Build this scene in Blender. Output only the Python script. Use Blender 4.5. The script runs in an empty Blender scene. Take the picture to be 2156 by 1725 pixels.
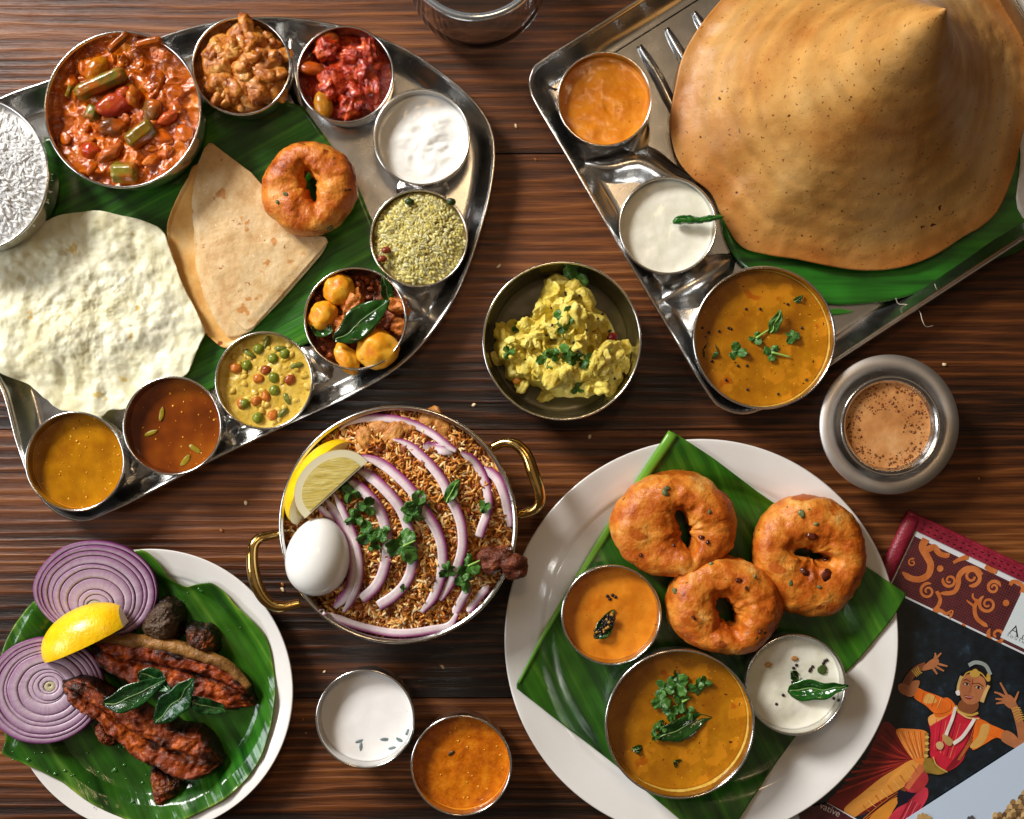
import bpy, math, random
import numpy as np
from mathutils import Vector
C = bpy.context.scene.collection
SC = bpy.context.scene
PI = math.pi

# ------------------------------------------------------------------ camera, world, lights, exposure
HC = 1.0                       # camera height above the table top (m)
S = 0.895 / 2156               # metres per layout unit on the table top
CX, CY = 1078.0, 862.5
cam = bpy.data.cameras.new('camera'); cam.sensor_width = 36; cam.lens = 36 * HC / 0.895
cam.clip_start = 0.05; cam.clip_end = 50
co = bpy.data.objects.new('camera', cam); C.objects.link(co); co.location = (0, 0, HC); SC.camera = co

w = bpy.data.worlds.new('World'); SC.world = w; w.use_nodes = True
bg = w.node_tree.nodes['Background']; bg.inputs[0].default_value = (1.0, 0.70, 0.47, 1); bg.inputs[1].default_value = 0.055

def area(name, loc, target, sx, sy, power, color):
    l = bpy.data.lights.new(name, 'AREA'); l.shape = 'RECTANGLE'; l.size = sx; l.size_y = sy
    l.energy = power; l.color = color
    o = bpy.data.objects.new(name, l); C.objects.link(o); o.location = loc
    o.rotation_euler = (Vector(target) - Vector(loc)).to_track_quat('-Z', 'Y').to_euler()
    return o
area('window_light', (-1.98, 1.85, 1.80), (0, 0, 0), 0.80, 0.90, 138, (1.0, 0.97, 0.92))
area('ceiling_lamp', (0.03, 0.46, 1.35), (0.0, 0.1, 0), 0.16, 0.16, 1.8, (1.0, 0.68, 0.38))
area('ceiling_bounce_fill', (0.1, 0.1, 2.6), (0.1, 0.1, 0), 3.0, 3.0, 4.8, (1.0, 0.78, 0.54))  # added soft overhead fill imitating ceiling bounce, brightens the flat steel
area('side_window_light', (-2.3, -0.30, 1.45), (0, 0, 0), 0.8, 0.9, 24, (0.92, 0.96, 1.0))
SC.view_settings.view_transform = 'Standard'; SC.view_settings.look = 'None'
SC.view_settings.exposure = 0.0; SC.view_settings.gamma = 1.0
SC.cycles.use_denoising = True
SC.cycles.max_bounces = 8; SC.cycles.transparent_max_bounces = 8

# ------------------------------------------------------------------ helpers
def W(px, py, z=0.0):
    k = S * (1 - z / HC)
    return np.array([(px - CX) * k, (CY - py) * k, z])
def WP(pts, z=0.0):
    p = np.asarray(pts, float); k = S * (1 - z / HC)
    return np.stack([(p[:, 0] - CX) * k, (CY - p[:, 1]) * k], 1)
def R(r, z=0.0): return r * S * (1 - z / HC)
def crop(ox, oy, pts): return [(ox + x * .25, oy + y * .25) for x, y in pts]

def _hash(ix, iy, iz, seed):
    h = (ix.astype(np.int64) * 374761393 + iy.astype(np.int64) * 668265263 + iz.astype(np.int64) * 2147483647 + seed * 974634777) & 0xffffffff
    h = ((h ^ (h >> 13)) * 1274126177) & 0xffffffff
    h = ((h ^ (h >> 16)) * 2246822519) & 0xffffffff
    h = h ^ (h >> 15)
    return (h & 0xffff) / 65535.0
def vn(p, seed=0):
    p = np.asarray(p, float); i = np.floor(p).astype(np.int64); f = p - i; f = f * f * (3 - 2 * f)
    r = 0
    for dx in (0, 1):
        wx = f[:, 0] if dx else 1 - f[:, 0]
        for dy in (0, 1):
            wy = f[:, 1] if dy else 1 - f[:, 1]
            for dz in (0, 1):
                wz = f[:, 2] if dz else 1 - f[:, 2]
                r = r + wx * wy * wz * _hash(i[:, 0] + dx, i[:, 1] + dy, i[:, 2] + dz, seed)
    return r * 2 - 1
def fbm(p, seed=0, o=4):
    p = np.asarray(p, float); r = 0; a = 1.0; s = 0
    for k in range(o):
        r = r + a * vn(p * 2 ** k + 17.3 * k, seed + k); s += a; a *= .5
    return r / s
def P3(x, y, z=0): return np.stack([x, y, np.zeros_like(x) + z], 1)
def ss(a, b, x): t = np.clip((x - a) / (b - a), 0, 1); return t * t * (3 - 2 * t)

ORG = {}
def meshdata(name, V, faces, mat, smooth=True, col=None, midx=None):
    """faces: list of (n,3)/(n,4) integer arrays, or python lists of polygons."""
    V = np.asarray(V, np.float32); me = bpy.data.meshes.new(name)
    me.vertices.add(len(V)); me.vertices.foreach_set('co', V.ravel())
    vi, st, n = [], [], 0
    tot = []
    for f in faces:
        if isinstance(f, np.ndarray):
            k = f.shape[1]; vi.append(f.ravel()); st.append(n + np.arange(len(f)) * k); tot.append(np.full(len(f), k)); n += f.size
        else:
            vi.append(np.array(f)); st.append(np.array([n])); tot.append(np.array([len(f)])); n += len(f)
    vi = np.concatenate(vi).astype(np.int32); st = np.concatenate(st).astype(np.int32)
    me.loops.add(len(vi)); me.loops.foreach_set('vertex_index', vi)
    me.polygons.add(len(st)); me.polygons.foreach_set('loop_start', st)
    me.polygons.foreach_set('use_smooth', np.full(len(st), smooth))
    for m in (mat if isinstance(mat, (list, tuple)) else [mat]): me.materials.append(m)
    if midx is not None: me.polygons.foreach_set('material_index', np.asarray(midx, np.int32))
    if col is not None:
        a = me.attributes.new('Col', 'FLOAT_COLOR', 'POINT')
        c4 = np.ones((len(V), 4), np.float32); c4[:, :3] = col; a.data.foreach_set('color', c4.ravel())
    me.update(calc_edges=True); me.validate()
    if len(st) < 60000:
        import bmesh
        b = bmesh.new(); b.from_mesh(me); bmesh.ops.recalc_face_normals(b, faces=b.faces[:]); b.to_mesh(me); b.free()
    return me
def tag(o, label=None, cat=None, group=None, kind=None):
    if label: o['label'] = label
    if cat: o['category'] = cat
    if group: o['group'] = group
    if kind: o['kind'] = kind
    return o
def mk(name, V, F, mat, parent=None, label=None, cat=None, group=None, kind=None, smooth=True, col=None):
    V = np.asarray(V, float)
    if parent is None:
        lo, hi = V.min(0), V.max(0); org = np.array([(lo[0] + hi[0]) / 2, (lo[1] + hi[1]) / 2, lo[2]])
    else: org = ORG[parent.name]
    me = meshdata(name, V - org, F, mat, smooth, col)
    o = bpy.data.objects.new(name, me); C.objects.link(o)
    if parent is None: o.location = org
    else: o.parent = parent
    ORG[o.name] = org
    return tag(o, label, cat, group, kind)
def thing(name, label, cat, loc, group=None, kind=None):
    o = bpy.data.objects.new(name, None); C.objects.link(o); o.empty_display_size = .01
    o.location = loc; ORG[o.name] = np.array(loc, float)
    return tag(o, label, cat, group, kind)

def grid_faces(nu, nv, cu=False, cv=False):
    a = np.arange(nu * nv).reshape(nu, nv)
    if cu: a = np.concatenate([a, a[:1]], 0)
    if cv: a = np.concatenate([a, a[:, :1]], 1)
    return np.stack([a[:-1, :-1].ravel(), a[1:, :-1].ravel(), a[1:, 1:].ravel(), a[:-1, 1:].ravel()], 1)
def lathe(prof, cx, cy, n=72, ex=1.0, ey=1.0):
    pr = np.array(prof); th = np.linspace(0, 2 * PI, n, endpoint=False)
    x = cx + pr[:, None, 0] * np.cos(th) * ex; y = cy + pr[:, None, 0] * np.sin(th) * ey
    z = np.repeat(pr[:, 1:2], n, 1)
    return np.stack([x, y, z], 2).reshape(-1, 3), [grid_faces(len(pr), n, False, True)[:, ::-1]]
def torus(cx, cy, z, r, q, n=96, m=8):
    th = np.linspace(0, 2 * PI, m, endpoint=False)
    return lathe([(r + q * math.cos(a), z + q * math.sin(a)) for a in th] + [(r + q, z)], cx, cy, n)
def catmull(pts, n, closed=True):
    p = np.asarray(pts, float)
    if closed: q = np.concatenate([p[-1:], p, p[:2]])
    else: q = np.concatenate([2 * p[:1] - p[1:2], p, 2 * p[-1:] - p[-2:-1]])
    out = []
    for i in range(1, len(q) - 2):
        t = np.linspace(0, 1, 16, endpoint=False)[:, None]
        a, b, c, d = q[i - 1], q[i], q[i + 1], q[i + 2]
        out.append(.5 * (2 * b + (c - a) * t + (2 * a - 5 * b + 4 * c - d) * t ** 2 + (3 * b - a - 3 * c + d) * t ** 3))
    out.append(q[-2:-1]); return resample(np.concatenate(out), n, closed)
def resample(p, n, closed=True):
    p = np.asarray(p, float)
    if closed and np.linalg.norm(p[0] - p[-1]) > 1e-9: p = np.concatenate([p, p[:1]])
    d = np.concatenate([[0], np.cumsum(np.linalg.norm(np.diff(p, axis=0), axis=1))])
    s = np.linspace(0, d[-1], n, endpoint=not closed)
    return np.stack([np.interp(s, d, p[:, k]) for k in range(p.shape[1])], 1)
def ccw(o):
    a = np.sum(o[:, 0] * np.roll(o[:, 1], -1) - o[:, 1] * np.roll(o[:, 0], -1))
    return o if a > 0 else o[::-1]
def star(outline, zf, nr=30, n=140, thick=.001, center=None, zref=0., spline=True, jit=0., seed=0, world=False, tp=1.0):
    """Sheet or mound from a star shaped outline; zf(x,y,t,theta)->z of the top; thick: depth of the underside."""
    o = np.asarray(outline, float) if world else WP(outline, zref)
    o = catmull(o, n) if spline else resample(o, n)
    o = ccw(o)
    c = o.mean(0) if center is None else (np.asarray(center) if world else WP([center], zref)[0])
    if jit:
        th = np.arange(n) / n * 2 * PI
        k = fbm(np.stack([np.cos(th) * 9, np.sin(th) * 9, th * 0], 1), seed, 3)
        o = c + (o - c) * (1 + jit * k[:, None])
    t = (np.linspace(0, 1, nr + 1)[1:] ** tp)[:, None, None]
    xy = np.concatenate([c[None], (c + t * (o - c)).reshape(-1, 2)])
    tt = np.concatenate([[0], np.repeat(t.ravel(), n)])
    th = np.arctan2(xy[:, 1] - c[1], xy[:, 0] - c[0])
    z = zf(xy[:, 0], xy[:, 1], tt, th)
    V = np.column_stack([xy, z])
    a = 1 + np.arange(nr * n).reshape(nr, n)
    tri = np.stack([np.zeros(n, int), a[0], np.roll(a[0], -1)], 1)
    q = grid_faces(nr, n, False, True) + 1
    F = [tri, q]
    if thick:
        m = len(V); lo = V.copy(); lo[:, 2] -= thick
        V = np.concatenate([V, lo]); tt = np.concatenate([tt, tt])
        last = a[-1]; F += [tri[:, ::-1] + m, q[:, ::-1] + m, np.stack([last, last + m, np.roll(last, -1) + m, np.roll(last, -1)], 1)]
    return V, F, tt
def disc(n):
    u = np.linspace(-1, 1, n); a, b = np.meshgrid(u, u, indexing='ij'); a = a.ravel(); b = b.ravel()
    big = np.abs(a) > np.abs(b); r = np.where(big, a, b)
    with np.errstate(divide='ignore', invalid='ignore'):
        ph = np.where(big, PI / 4 * b / a, PI / 2 - PI / 4 * a / b)
    ph = np.nan_to_num(ph); return r * np.cos(ph), r * np.sin(ph), np.clip(np.maximum(abs(a), abs(b)), 0, 1), grid_faces(n, n)
def ico(sub=2, _c={}):
    if sub not in _c:
        import bmesh
        b = bmesh.new(); bmesh.ops.create_icosphere(b, subdivisions=sub, radius=1)
        _c[sub] = (np.array([v.co[:] for v in b.verts]), np.array([[v.index for v in f.verts] for f in b.faces])); b.free()
    return _c[sub]
def rot(ax, ay, az):
    from mathutils import Euler
    return np.array(Euler((ax, ay, az)).to_matrix())
def blob(c, r, ang=(0, 0, 0), amp=.15, freq=1.6, seed=0, sub=3, o=3):
    v, f = ico(sub); d = 1 + amp * fbm(v * freq + seed * 3.7, seed, o)
    V = (v * d[:, None] * np.array(r)) @ rot(*ang).T + np.array(c)
    return V, f
def join(parts):
    Vs, Fs, n = [], [], 0
    for V, F in parts:
        for f in (F if isinstance(F, list) else [F]): Fs.append(f + n if isinstance(f, np.ndarray) else [i + n for i in f])
        Vs.append(V); n += len(V)
    return np.concatenate(Vs), Fs
def sweep(path, sec, closed=False, scale=None, up=(0, 0, 1)):
    """sec: (m,2) cross-section (side, up) in metres; scale per path point."""
    p = np.asarray(path, float); n = len(p); sec = np.asarray(sec, float)
    t = np.gradient(p, axis=0)
    if closed: t = np.roll(p, -1, 0) - np.roll(p, 1, 0)
    t /= np.linalg.norm(t, axis=1)[:, None] + 1e-12
    side = np.cross(t, np.array(up, float)); side /= np.linalg.norm(side, axis=1)[:, None] + 1e-12
    upv = np.cross(side, t)
    k = np.ones(n) if scale is None else np.asarray(scale)
    if k.ndim == 1: k = np.stack([k, k], 1)
    V = p[:, None] + side[:, None] * (sec[None, :, 0:1] * k[:, None, 0:1]) + upv[:, None] * (sec[None, :, 1:2] * k[:, None, 1:2])
    m = len(sec); F = [grid_faces(n, m, closed, True)]
    V = V.reshape(-1, 3)
    if not closed: F += [list(range(m))[::1], [(n - 1) * m + i for i in range(m)][::-1]]
    return V, F
def circ(r, m=10, ry=None): return [(r * math.cos(a), (ry or r) * math.sin(a)) for a in np.linspace(0, 2 * PI, m, endpoint=False)]

# ------------------------------------------------------------------ materials
def lin(v): v /= 255.; return v / 12.92 if v <= .04045 else ((v + .055) / 1.055) ** 2.4
def L(r, g, b, k=1.0): return tuple(min(.92, lin(x) * k) for x in (r, g, b))
def mat(name, cols, ns=80, nd=5, nr=.6, stretch=(1, 1, 1), rz=0., dist=0., rough=.5, bump=(), vc=0., metal=0., sss=0., sssr=(.004, .002, .001),
        spec=.5, coat=0., specks=(), aniso=0., rough2=None, trans=0., ior=1.45):
    m = bpy.data.materials.new(name); m.use_nodes = True; nt = m.node_tree; N = nt.nodes; Lk = nt.links
    b = N['Principled BSDF']; b.inputs['Roughness'].default_value = rough; b.inputs['Metallic'].default_value = metal
    b.inputs['Specular IOR Level'].default_value = spec; b.inputs['Coat Weight'].default_value = coat; b.inputs['Coat Roughness'].default_value = .12
    b.inputs['Anisotropic'].default_value = aniso; b.inputs['Transmission Weight'].default_value = trans; b.inputs['IOR'].default_value = ior
    if sss:
        b.inputs['Subsurface Weight'].default_value = sss; b.inputs['Subsurface Radius'].default_value = tuple(x / sssr[0] for x in sssr); b.inputs['Subsurface Scale'].default_value = sssr[0]
    tc = N.new('ShaderNodeTexCoord')
    def mapped(st, r=0.):
        mp = N.new('ShaderNodeMapping'); mp.inputs['Scale'].default_value = st
        r0 = N.new('ShaderNodeMapping'); r0.inputs['Rotation'].default_value = (0, 0, r)
        Lk.new(tc.outputs['Object'], r0.inputs[0]); Lk.new(r0.outputs[0], mp.inputs[0]); return mp.outputs[0]
    def noise(scale, det, ro, st, r=0., di=0.):
        n = N.new('ShaderNodeTexNoise'); n.inputs['Scale'].default_value = scale; n.inputs['Detail'].default_value = det
        n.inputs['Roughness'].default_value = ro; n.inputs['Distortion'].default_value = di
        Lk.new(mapped(st, r), n.inputs['Vector']); return n.outputs['Fac']
    if len(cols) == 1: ramp = None; src = None; b.inputs['Base Color'].default_value = (*cols[0][1], 1)
    else:
        f = noise(ns, nd, nr, stretch, rz, dist); ramp = N.new('ShaderNodeValToRGB'); Lk.new(f, ramp.inputs[0])
        e = ramp.color_ramp.elements
        while len(e) < len(cols): e.new(.5)
        for i, (p, c) in enumerate(cols): e[i].position = p; e[i].color = (*c, 1)
        src = ramp.outputs[0]
    if vc:
        at = N.new('ShaderNodeAttribute'); at.attribute_name = 'Col'
        if src is None: src = at.outputs['Color']
        else:
            mx = N.new('ShaderNodeMix'); mx.data_type = 'RGBA'; mx.inputs[0].default_value = vc
            if vc < 1: Lk.new(src, mx.inputs[6]); Lk.new(at.outputs['Color'], mx.inputs[7])
            else:
                mx.blend_type = 'MULTIPLY'; mx.inputs[0].default_value = 1; Lk.new(at.outputs['Color'], mx.inputs[6]); Lk.new(src, mx.inputs[7])
            src = mx.outputs[2]
    for (sc, th, c, det) in specks:      # small marks of another colour
        f = noise(sc, det, .5, (1, 1, 1)); rp = N.new('ShaderNodeValToRGB'); rp.color_ramp.elements[0].position = th; rp.color_ramp.elements[1].position = min(.99, th + .035)
        rp.color_ramp.elements[0].color = (0, 0, 0, 1); rp.color_ramp.elements[1].color = (1, 1, 1, 1); Lk.new(f, rp.inputs[0])
        mx = N.new('ShaderNodeMix'); mx.data_type = 'RGBA'; Lk.new(rp.outputs[0], mx.inputs[0])
        if src is None: mx.inputs[6].default_value = (*cols[0][1], 1)
        else: Lk.new(src, mx.inputs[6])
        mx.inputs[7].default_value = (*c, 1); src = mx.outputs[2]
    if src is not None: Lk.new(src, b.inputs['Base Color'])
    nrm = None
    for bb in bump:
        sc, stg, ds, det = bb[:4]; st = bb[4] if len(bb) > 4 else (1, 1, 1); r = bb[5] if len(bb) > 5 else 0.
        f = noise(sc, det, .55, st, r); bn = N.new('ShaderNodeBump'); bn.inputs['Strength'].default_value = stg; bn.inputs['Distance'].default_value = ds
        Lk.new(f, bn.inputs['Height'])
        if nrm: Lk.new(nrm, bn.inputs['Normal'])
        nrm = bn.outputs[0]
    if nrm: Lk.new(nrm, b.inputs['Normal'])
    if rough2:
        f = noise(rough2[0], 4, .6, rough2[3] if len(rough2) > 3 else (1, 1, 1)); mr = N.new('ShaderNodeMapRange'); mr.inputs[1].default_value = .35; mr.inputs[2].default_value = .65
        mr.inputs[3].default_value = rough2[1]; mr.inputs[4].default_value = rough2[2]; Lk.new(f, mr.inputs[0]); Lk.new(mr.outputs[0], b.inputs['Roughness'])
    return m

STEEL = mat('brushed_steel', [(.35, (.62, .62, .62)), (.65, (.74, .73, .71))], ns=60, rough=.2, metal=1, rough2=(90, .12, .27), bump=((900, .05, .0004, 3),))
TRAYM = mat('tray_steel', [(.3, (.52, .52, .52)), (.7, (.60, .595, .58))], ns=12, rough=.25, metal=1, rough2=(60, .21, .28), bump=((16, .012, .004, 1), (700, .06, .0003, 3, (1, .15, 1), .8)))
RIMM = mat('polished_rim', [(.4, (.70, .69, .67)), (.6, (.80, .79, .77))], ns=200, rough=.18, metal=1, bump=((500, .06, .0005, 2),))
BRASS = mat('brass', [(.35, (.62, .38, .10)), (.65, (.78, .52, .18))], ns=70, rough=.16, metal=1, rough2=(110, .1, .25))
CHINA = mat('white_china', [(.3, (.76, .74, .72)), (.7, (.82, .81, .79))], ns=14, rough=.12, spec=.5, coat=.4)

def wood_mat():
    m = bpy.data.materials.new('dark_stained_wood'); m.use_nodes = True; nt = m.node_tree; N = nt.nodes; K = nt.links; b = N['Principled BSDF']
    tc = N.new('ShaderNodeTexCoord')
    def noi(st, sc, det, ro, di=0., loc=(0, 0, 0)):
        mp = N.new('ShaderNodeMapping'); mp.inputs['Scale'].default_value = st; mp.inputs['Location'].default_value = loc
        K.new(tc.outputs['Object'], mp.inputs[0])
        n = N.new('ShaderNodeTexNoise'); n.inputs['Scale'].default_value = sc; n.inputs['Detail'].default_value = det; n.inputs['Roughness'].default_value = ro; n.inputs['Distortion'].default_value = di
        K.new(mp.outputs[0], n.inputs['Vector']); return n.outputs['Fac']
    def math_(op, a, bv, c=None):
        n = N.new('ShaderNodeMath'); n.operation = op
        for i, x in enumerate((a, bv, c)):
            if x is None: continue
            if isinstance(x, (int, float)): n.inputs[i].default_value = x
            else: K.new(x, n.inputs[i])
        return n.outputs[0]
    # growth rings: a saw-like function of y bent by a slow noise (cathedral figure)
    sep = N.new('ShaderNodeSeparateXYZ'); K.new(tc.outputs['Object'], sep.inputs[0])
    warp = noi((1.3, 7, 1), 1.0, 3, .5, .4); fine = noi((6, 70, 1), 1.0, 4, .6)
    y = math_('MULTIPLY', sep.outputs['Y'], 105.0)
    y = math_('MULTIPLY_ADD', warp, 7.0, y); y = math_('MULTIPLY_ADD', fine, .9, y)
    ring = math_('FRACT', y, 0); ring = math_('MULTIPLY', ring, 1.0)
    tri = math_('PINGPONG', y, .5); tri = math_('POWER', math_('MULTIPLY', tri, 2.0), 1.9)
    band = noi((.8, 15, 1), 1.0, 7, .70, .25); grain = noi((12, 420, 1), 1.0, 4, .7)
    big = noi((1.5, 6.5, 1), 1.0, 4, .55, .8); f = math_('MULTIPLY_ADD', tri, .13, math_('MULTIPLY', band, .62)); f = math_('MULTIPLY_ADD', grain, .42, f); f = math_('MULTIPLY_ADD', big, .88, f); f = math_('SUBTRACT', f, .07); f = math_('SUBTRACT', f, .390)
    rp = N.new('ShaderNodeValToRGB'); K.new(f, rp.inputs[0]); e = rp.color_ramp.elements
    st = [(.31, (.004, .002, .0014)), (.44, (.017, .0058, .0022)), (.55, (.068, .0195, .0052)), (.66, (.16, .048, .0110)), (.80, (.29, .108, .029))]
    while len(e) < len(st): e.new(.5)
    for i, (p, c) in enumerate(st): e[i].position = p; e[i].color = (*c, 1)
    K.new(rp.outputs[0], b.inputs['Base Color'])
    bn = N.new('ShaderNodeBump'); bn.inputs['Strength'].default_value = .55; bn.inputs['Distance'].default_value = .0022
    K.new(math_('MULTIPLY_ADD', grain, .62, math_('MULTIPLY_ADD', tri, .45, math_('MULTIPLY', band, .8))), bn.inputs['Height']); K.new(bn.outputs[0], b.inputs['Normal'])
    rr = N.new('ShaderNodeMapRange'); rr.inputs[3].default_value = .30; rr.inputs[4].default_value = .52; K.new(noi((5, 60, 1), 1, 3, .5), rr.inputs[0]); K.new(rr.outputs[0], b.inputs['Roughness'])
    b.inputs['Specular IOR Level'].default_value = .36
    return m
WOOD = wood_mat()

def leaf_mat(name, ang, c0, c1, c2, pitch=170., rough=.28, bs=.30):
    return mat(name, vc=1, cols=[(.28, c0), (.55, c1), (.85, c2)], ns=1, nd=3, nr=.5, stretch=(pitch, 5, 5), rz=ang, rough=rough, spec=.5, coat=.15,
               bump=((1, bs, .0022, 2, (pitch * .8, 4, 4), ang), (1, .25, .0005, 3, (900, 20, 20), ang), (30, .25, .004, 2)))
G0, G1, G2 = (.006, .040, .004), (.016, .115, .006), (.075, .250, .022)

def leafcol(V, T, seed=0):
    k = np.clip(1.0 + .75 * fbm(V * 14, seed, 3) + .3 * fbm(V * 60, seed + 4, 3), .45, 1.9)[:, None]; y = np.clip(.5 + 1.2 * fbm(V * 9, seed + 8, 2), 0, 1)[:, None]
    c = k * (1 + y * np.array([.9, .12, .1])); e = ss(.975, 1., T)[:, None] * (.5 + .5 * (fbm(V * 50, seed, 2) > -.2))[:, None]
    return c * (1 - e) + np.array([7., 2.2, 2.6]) * e * .8

# ------------------------------------------------------------------ table
table = thing('table', 'dark stained wooden table top with rough ridged grain', 'table', (0, 0, 0), kind='structure')
seams = [-420, -90, 324, 905, 1470, 1810, 2150]
for i in range(len(seams) - 1):
    y1 = (CY - seams[i]) * S - .0003; y0 = (CY - seams[i + 1]) * S + .0003
    x0, x1, q = -.85, .85, .0005
    V = [(x0, y0, -.03), (x1, y0, -.03), (x1, y1, -.03), (x0, y1, -.03), (x0, y0, -q), (x1, y0, -q), (x1, y1, -q), (x0, y1, -q),
         (x0, y0 + q, 0), (x1, y0 + q, 0), (x1, y1 - q, 0), (x0, y1 - q, 0)]
    F = [[3, 2, 1, 0], [0, 1, 5, 4], [1, 2, 6, 5], [2, 3, 7, 6], [3, 0, 4, 7], [4, 5, 9, 8], [5, 6, 10, 9], [6, 7, 11, 10], [7, 4, 8, 11], [8, 9, 10, 11]]
    off = np.array([.31 * i, (y0 + y1) / 2 + .0, 0])
    me = meshdata('plank', np.array(V) - off, F, WOOD, False)
    o = bpy.data.objects.new('plank', me); C.objects.link(o); o.parent = table; o.location = off; ORG[o.name] = off

# ------------------------------------------------------------------ trays
def inset(o, d):
    t = np.roll(o, -1, 0) - np.roll(o, 1, 0); t /= np.linalg.norm(t, axis=1)[:, None]
    return o + np.stack([-t[:, 1], t[:, 0]], 1) * d        # inward for a ccw outline
def tray(name, label, outline, zr, wall, zfloor=.0016, spline=True, n=260):
    o = WP(outline, zr); o = catmull(o, n) if spline else resample(o, n); o = ccw(o)
    root = thing(name, label, 'tray', (o[:, 0].mean(), o[:, 1].mean(), 0))
    k = R(1, zr)
    prof = [(0.0, zr - .0030), (-.0004, zr - .001), (.0012, zr), (.0030, zr - .0012)]
    for s in np.linspace(.08, 1, 10): prof.append((.003 + (wall * k - .003) * s, zfloor + (zr - .0016 - zfloor) * (1 - s) ** 1.7))
    prof += [(wall * k + .003, zfloor), (wall * k + .005, zfloor)]
    rings = [np.column_stack([inset(o, d), np.full(n, z)]) for d, z in prof]
    und = [np.column_stack([inset(o, d), np.full(n, z)]) for d, z in [(wall * k, .0004), (wall * k * .55, .0035), (.0045, zr - .006)]]
    allr = und + rings; m = len(allr)
    V = np.concatenate(allr); F = [grid_faces(m, n, False, True)[:, ::-1][:, ::-1], [(m - 1) * n + i for i in range(n)]]
    F.append([i for i in range(n)][::-1])
    mk('pan', V, F, TRAYM, root)
    bead, bf = sweep(np.column_stack([inset(o, .0008), np.full(n, zr - .0004)]), circ(.0013, 8), closed=True)
    mk('rolled_rim', bead, bf, RIMM, root)
    return root, o
def ridge(root, pts, wpx, h, zf=.0016, name='compartment_ridge'):
    p = catmull(WP(pts), 26, False); n = len(p); s = np.linspace(0, 1, n)
    e = np.sin(PI * np.clip(s, .03, .97)) ** (.6 if name != 'stamped_rib' else .25)
    a = np.linspace(-1, 1, 19); k = 1.75 if name != 'stamped_rib' else 1.1; sec = [(wpx * k * S / 2 * x, h * (.5 + .5 * math.cos(PI * x)) ** (1.0 if name != 'stamped_rib' else .7)) for x in a[::-1]]
    V, F = sweep(np.column_stack([p, np.full(n, zf - .0002)]), sec, scale=np.stack([e, e], 1))
    return mk(name, V, F, TRAYM, root)

lt, lo_ = tray('leaf_shaped_tray', 'leaf shaped steel thali tray filled with ten bowls and breads',
    [(-330, 420), (-150, 290), (0, 207), (95, 172), (220, 125), (345, 76), (450, 47), (560, 36), (650, 42), (750, 62), (850, 102), (940, 160), (1000, 215), (1032, 265), (1042, 325), (1032, 410), (1008, 500),
     (975, 590), (925, 680), (850, 765), (755, 825), (600, 897), (450, 968), (320, 1035), (240, 1075), (175, 1098), (115, 1078), (70, 1025), (35, 935), (0, 815), (-60, 740), (-200, 640)], .022, 44)
for pts, wd, h in [([(835, 400), (870, 397), (905, 396), (945, 395)], 56, .0055), ([(815, 590), (860, 630), (900, 668)], 66, .009), ([(630, 725), (665, 768), (695, 800)], 60, .009),
                   ([(452, 880), (478, 912), (500, 934)], 46, .009), ([(255, 930), (268, 968), (284, 998)], 46, .009), ([(612, 60), (622, 150), (640, 240)], 34, .008)]:
    ridge(lt, pts, wd, h)
rt, ro_ = tray('rectangular_tray', 'rectangular steel tray holding the big cone shaped dosa',
    [(1148, 122), (1340, 0), (1580, -160), (1820, -322), (1900, -340), (1960, -290), (2120, -30), (2330, 310), (2335, 370), (2290, 420), (2156, 505), (1900, 672), (1700, 803), (1620, 855), (1565, 872), (1520, 860), (1490, 830),
     (1420, 715), (1300, 512), (1200, 340), (1130, 222), (1114, 180), (1122, 146)], .024, 46)
for pts, wd, h in [([(1215, 345), (1280, 355), (1345, 345), (1400, 372), (1470, 395)], 50, .010), ([(1345, 345), (1330, 320), (1362, 260)], 34, .005), ([(1380, 640), (1440, 610), (1500, 575), (1545, 540)], 60, .011)]:
    ridge(rt, pts, wd, h)
for pts in ([(1345, 98), (1382, 160), (1418, 232), (1440, 275)], [(1402, 62), (1428, 108), (1460, 165), (1500, 235)], [(1460, 28), (1490, 78), (1530, 150)]):
    ridge(rt, pts, 25, .0048, name='stamped_rib')

# ------------------------------------------------------------------ bowls
PR = [(0, 0), (.70, 0), (.80, .03), (.88, .12), (.94, .30), (.975, .60), (1.0, 1.0)]
class B: pass
def bowl(px, py, r, h, z0, label, group, cat='bowl', name='steel_bowl', rim=.0010, prof=PR, t=.0009, mt=None):
    zr = z0 + h; x, y, _ = W(px, py, zr); Rw = R(r, zr) - rim
    b = B(); b.x, b.y, b.zr, b.R, b.z0, b.h = x, y, zr, Rw, z0, h
    fr = np.array([p[0] for p in prof]); fz = np.array([p[1] for p in prof])
    zs = np.linspace(0, 1, 14); outer = [(0, z0), (.70 * Rw, z0)] + [(np.interp(q, fz[1:], fr[1:]) * Rw, z0 + q * h) for q in zs[1:]]
    inner = [(max(0, a - t), max(c, z0 + t)) for a, c in outer[::-1]]
    V, F = lathe(outer + inner, x, y, 80)
    root = mk(name, V, F, mt or STEEL, None, label, cat, group)
    V, F = torus(x, y, zr, Rw - t / 2, rim, 110); mk('rim', V, F, RIMM, root)
    b.ri = lambda z: np.interp((z - z0) / h, fz[1:], fr[1:]) * Rw - t
    b.o = root; return b
GT = 'small steel bowls set round the leaf shaped tray'
TZ = .0030
bw = {}
bw['rice'] = bowl(-61, 367, 166, .046, TZ, 'wide steel bowl of plain white rice cut off by the picture edge', GT)
bw['curry'] = bowl(258, 231, 167, .046, TZ, 'wide steel bowl of chunky red vegetable curry', GT)
bw['relish'] = bowl(508, 139, 106, .036, TZ, 'small steel bowl of amber chopped relish', GT)
bw['pickle'] = bowl(727, 157, 104, .036, TZ, 'small steel bowl of glossy red pickle', GT)
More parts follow.
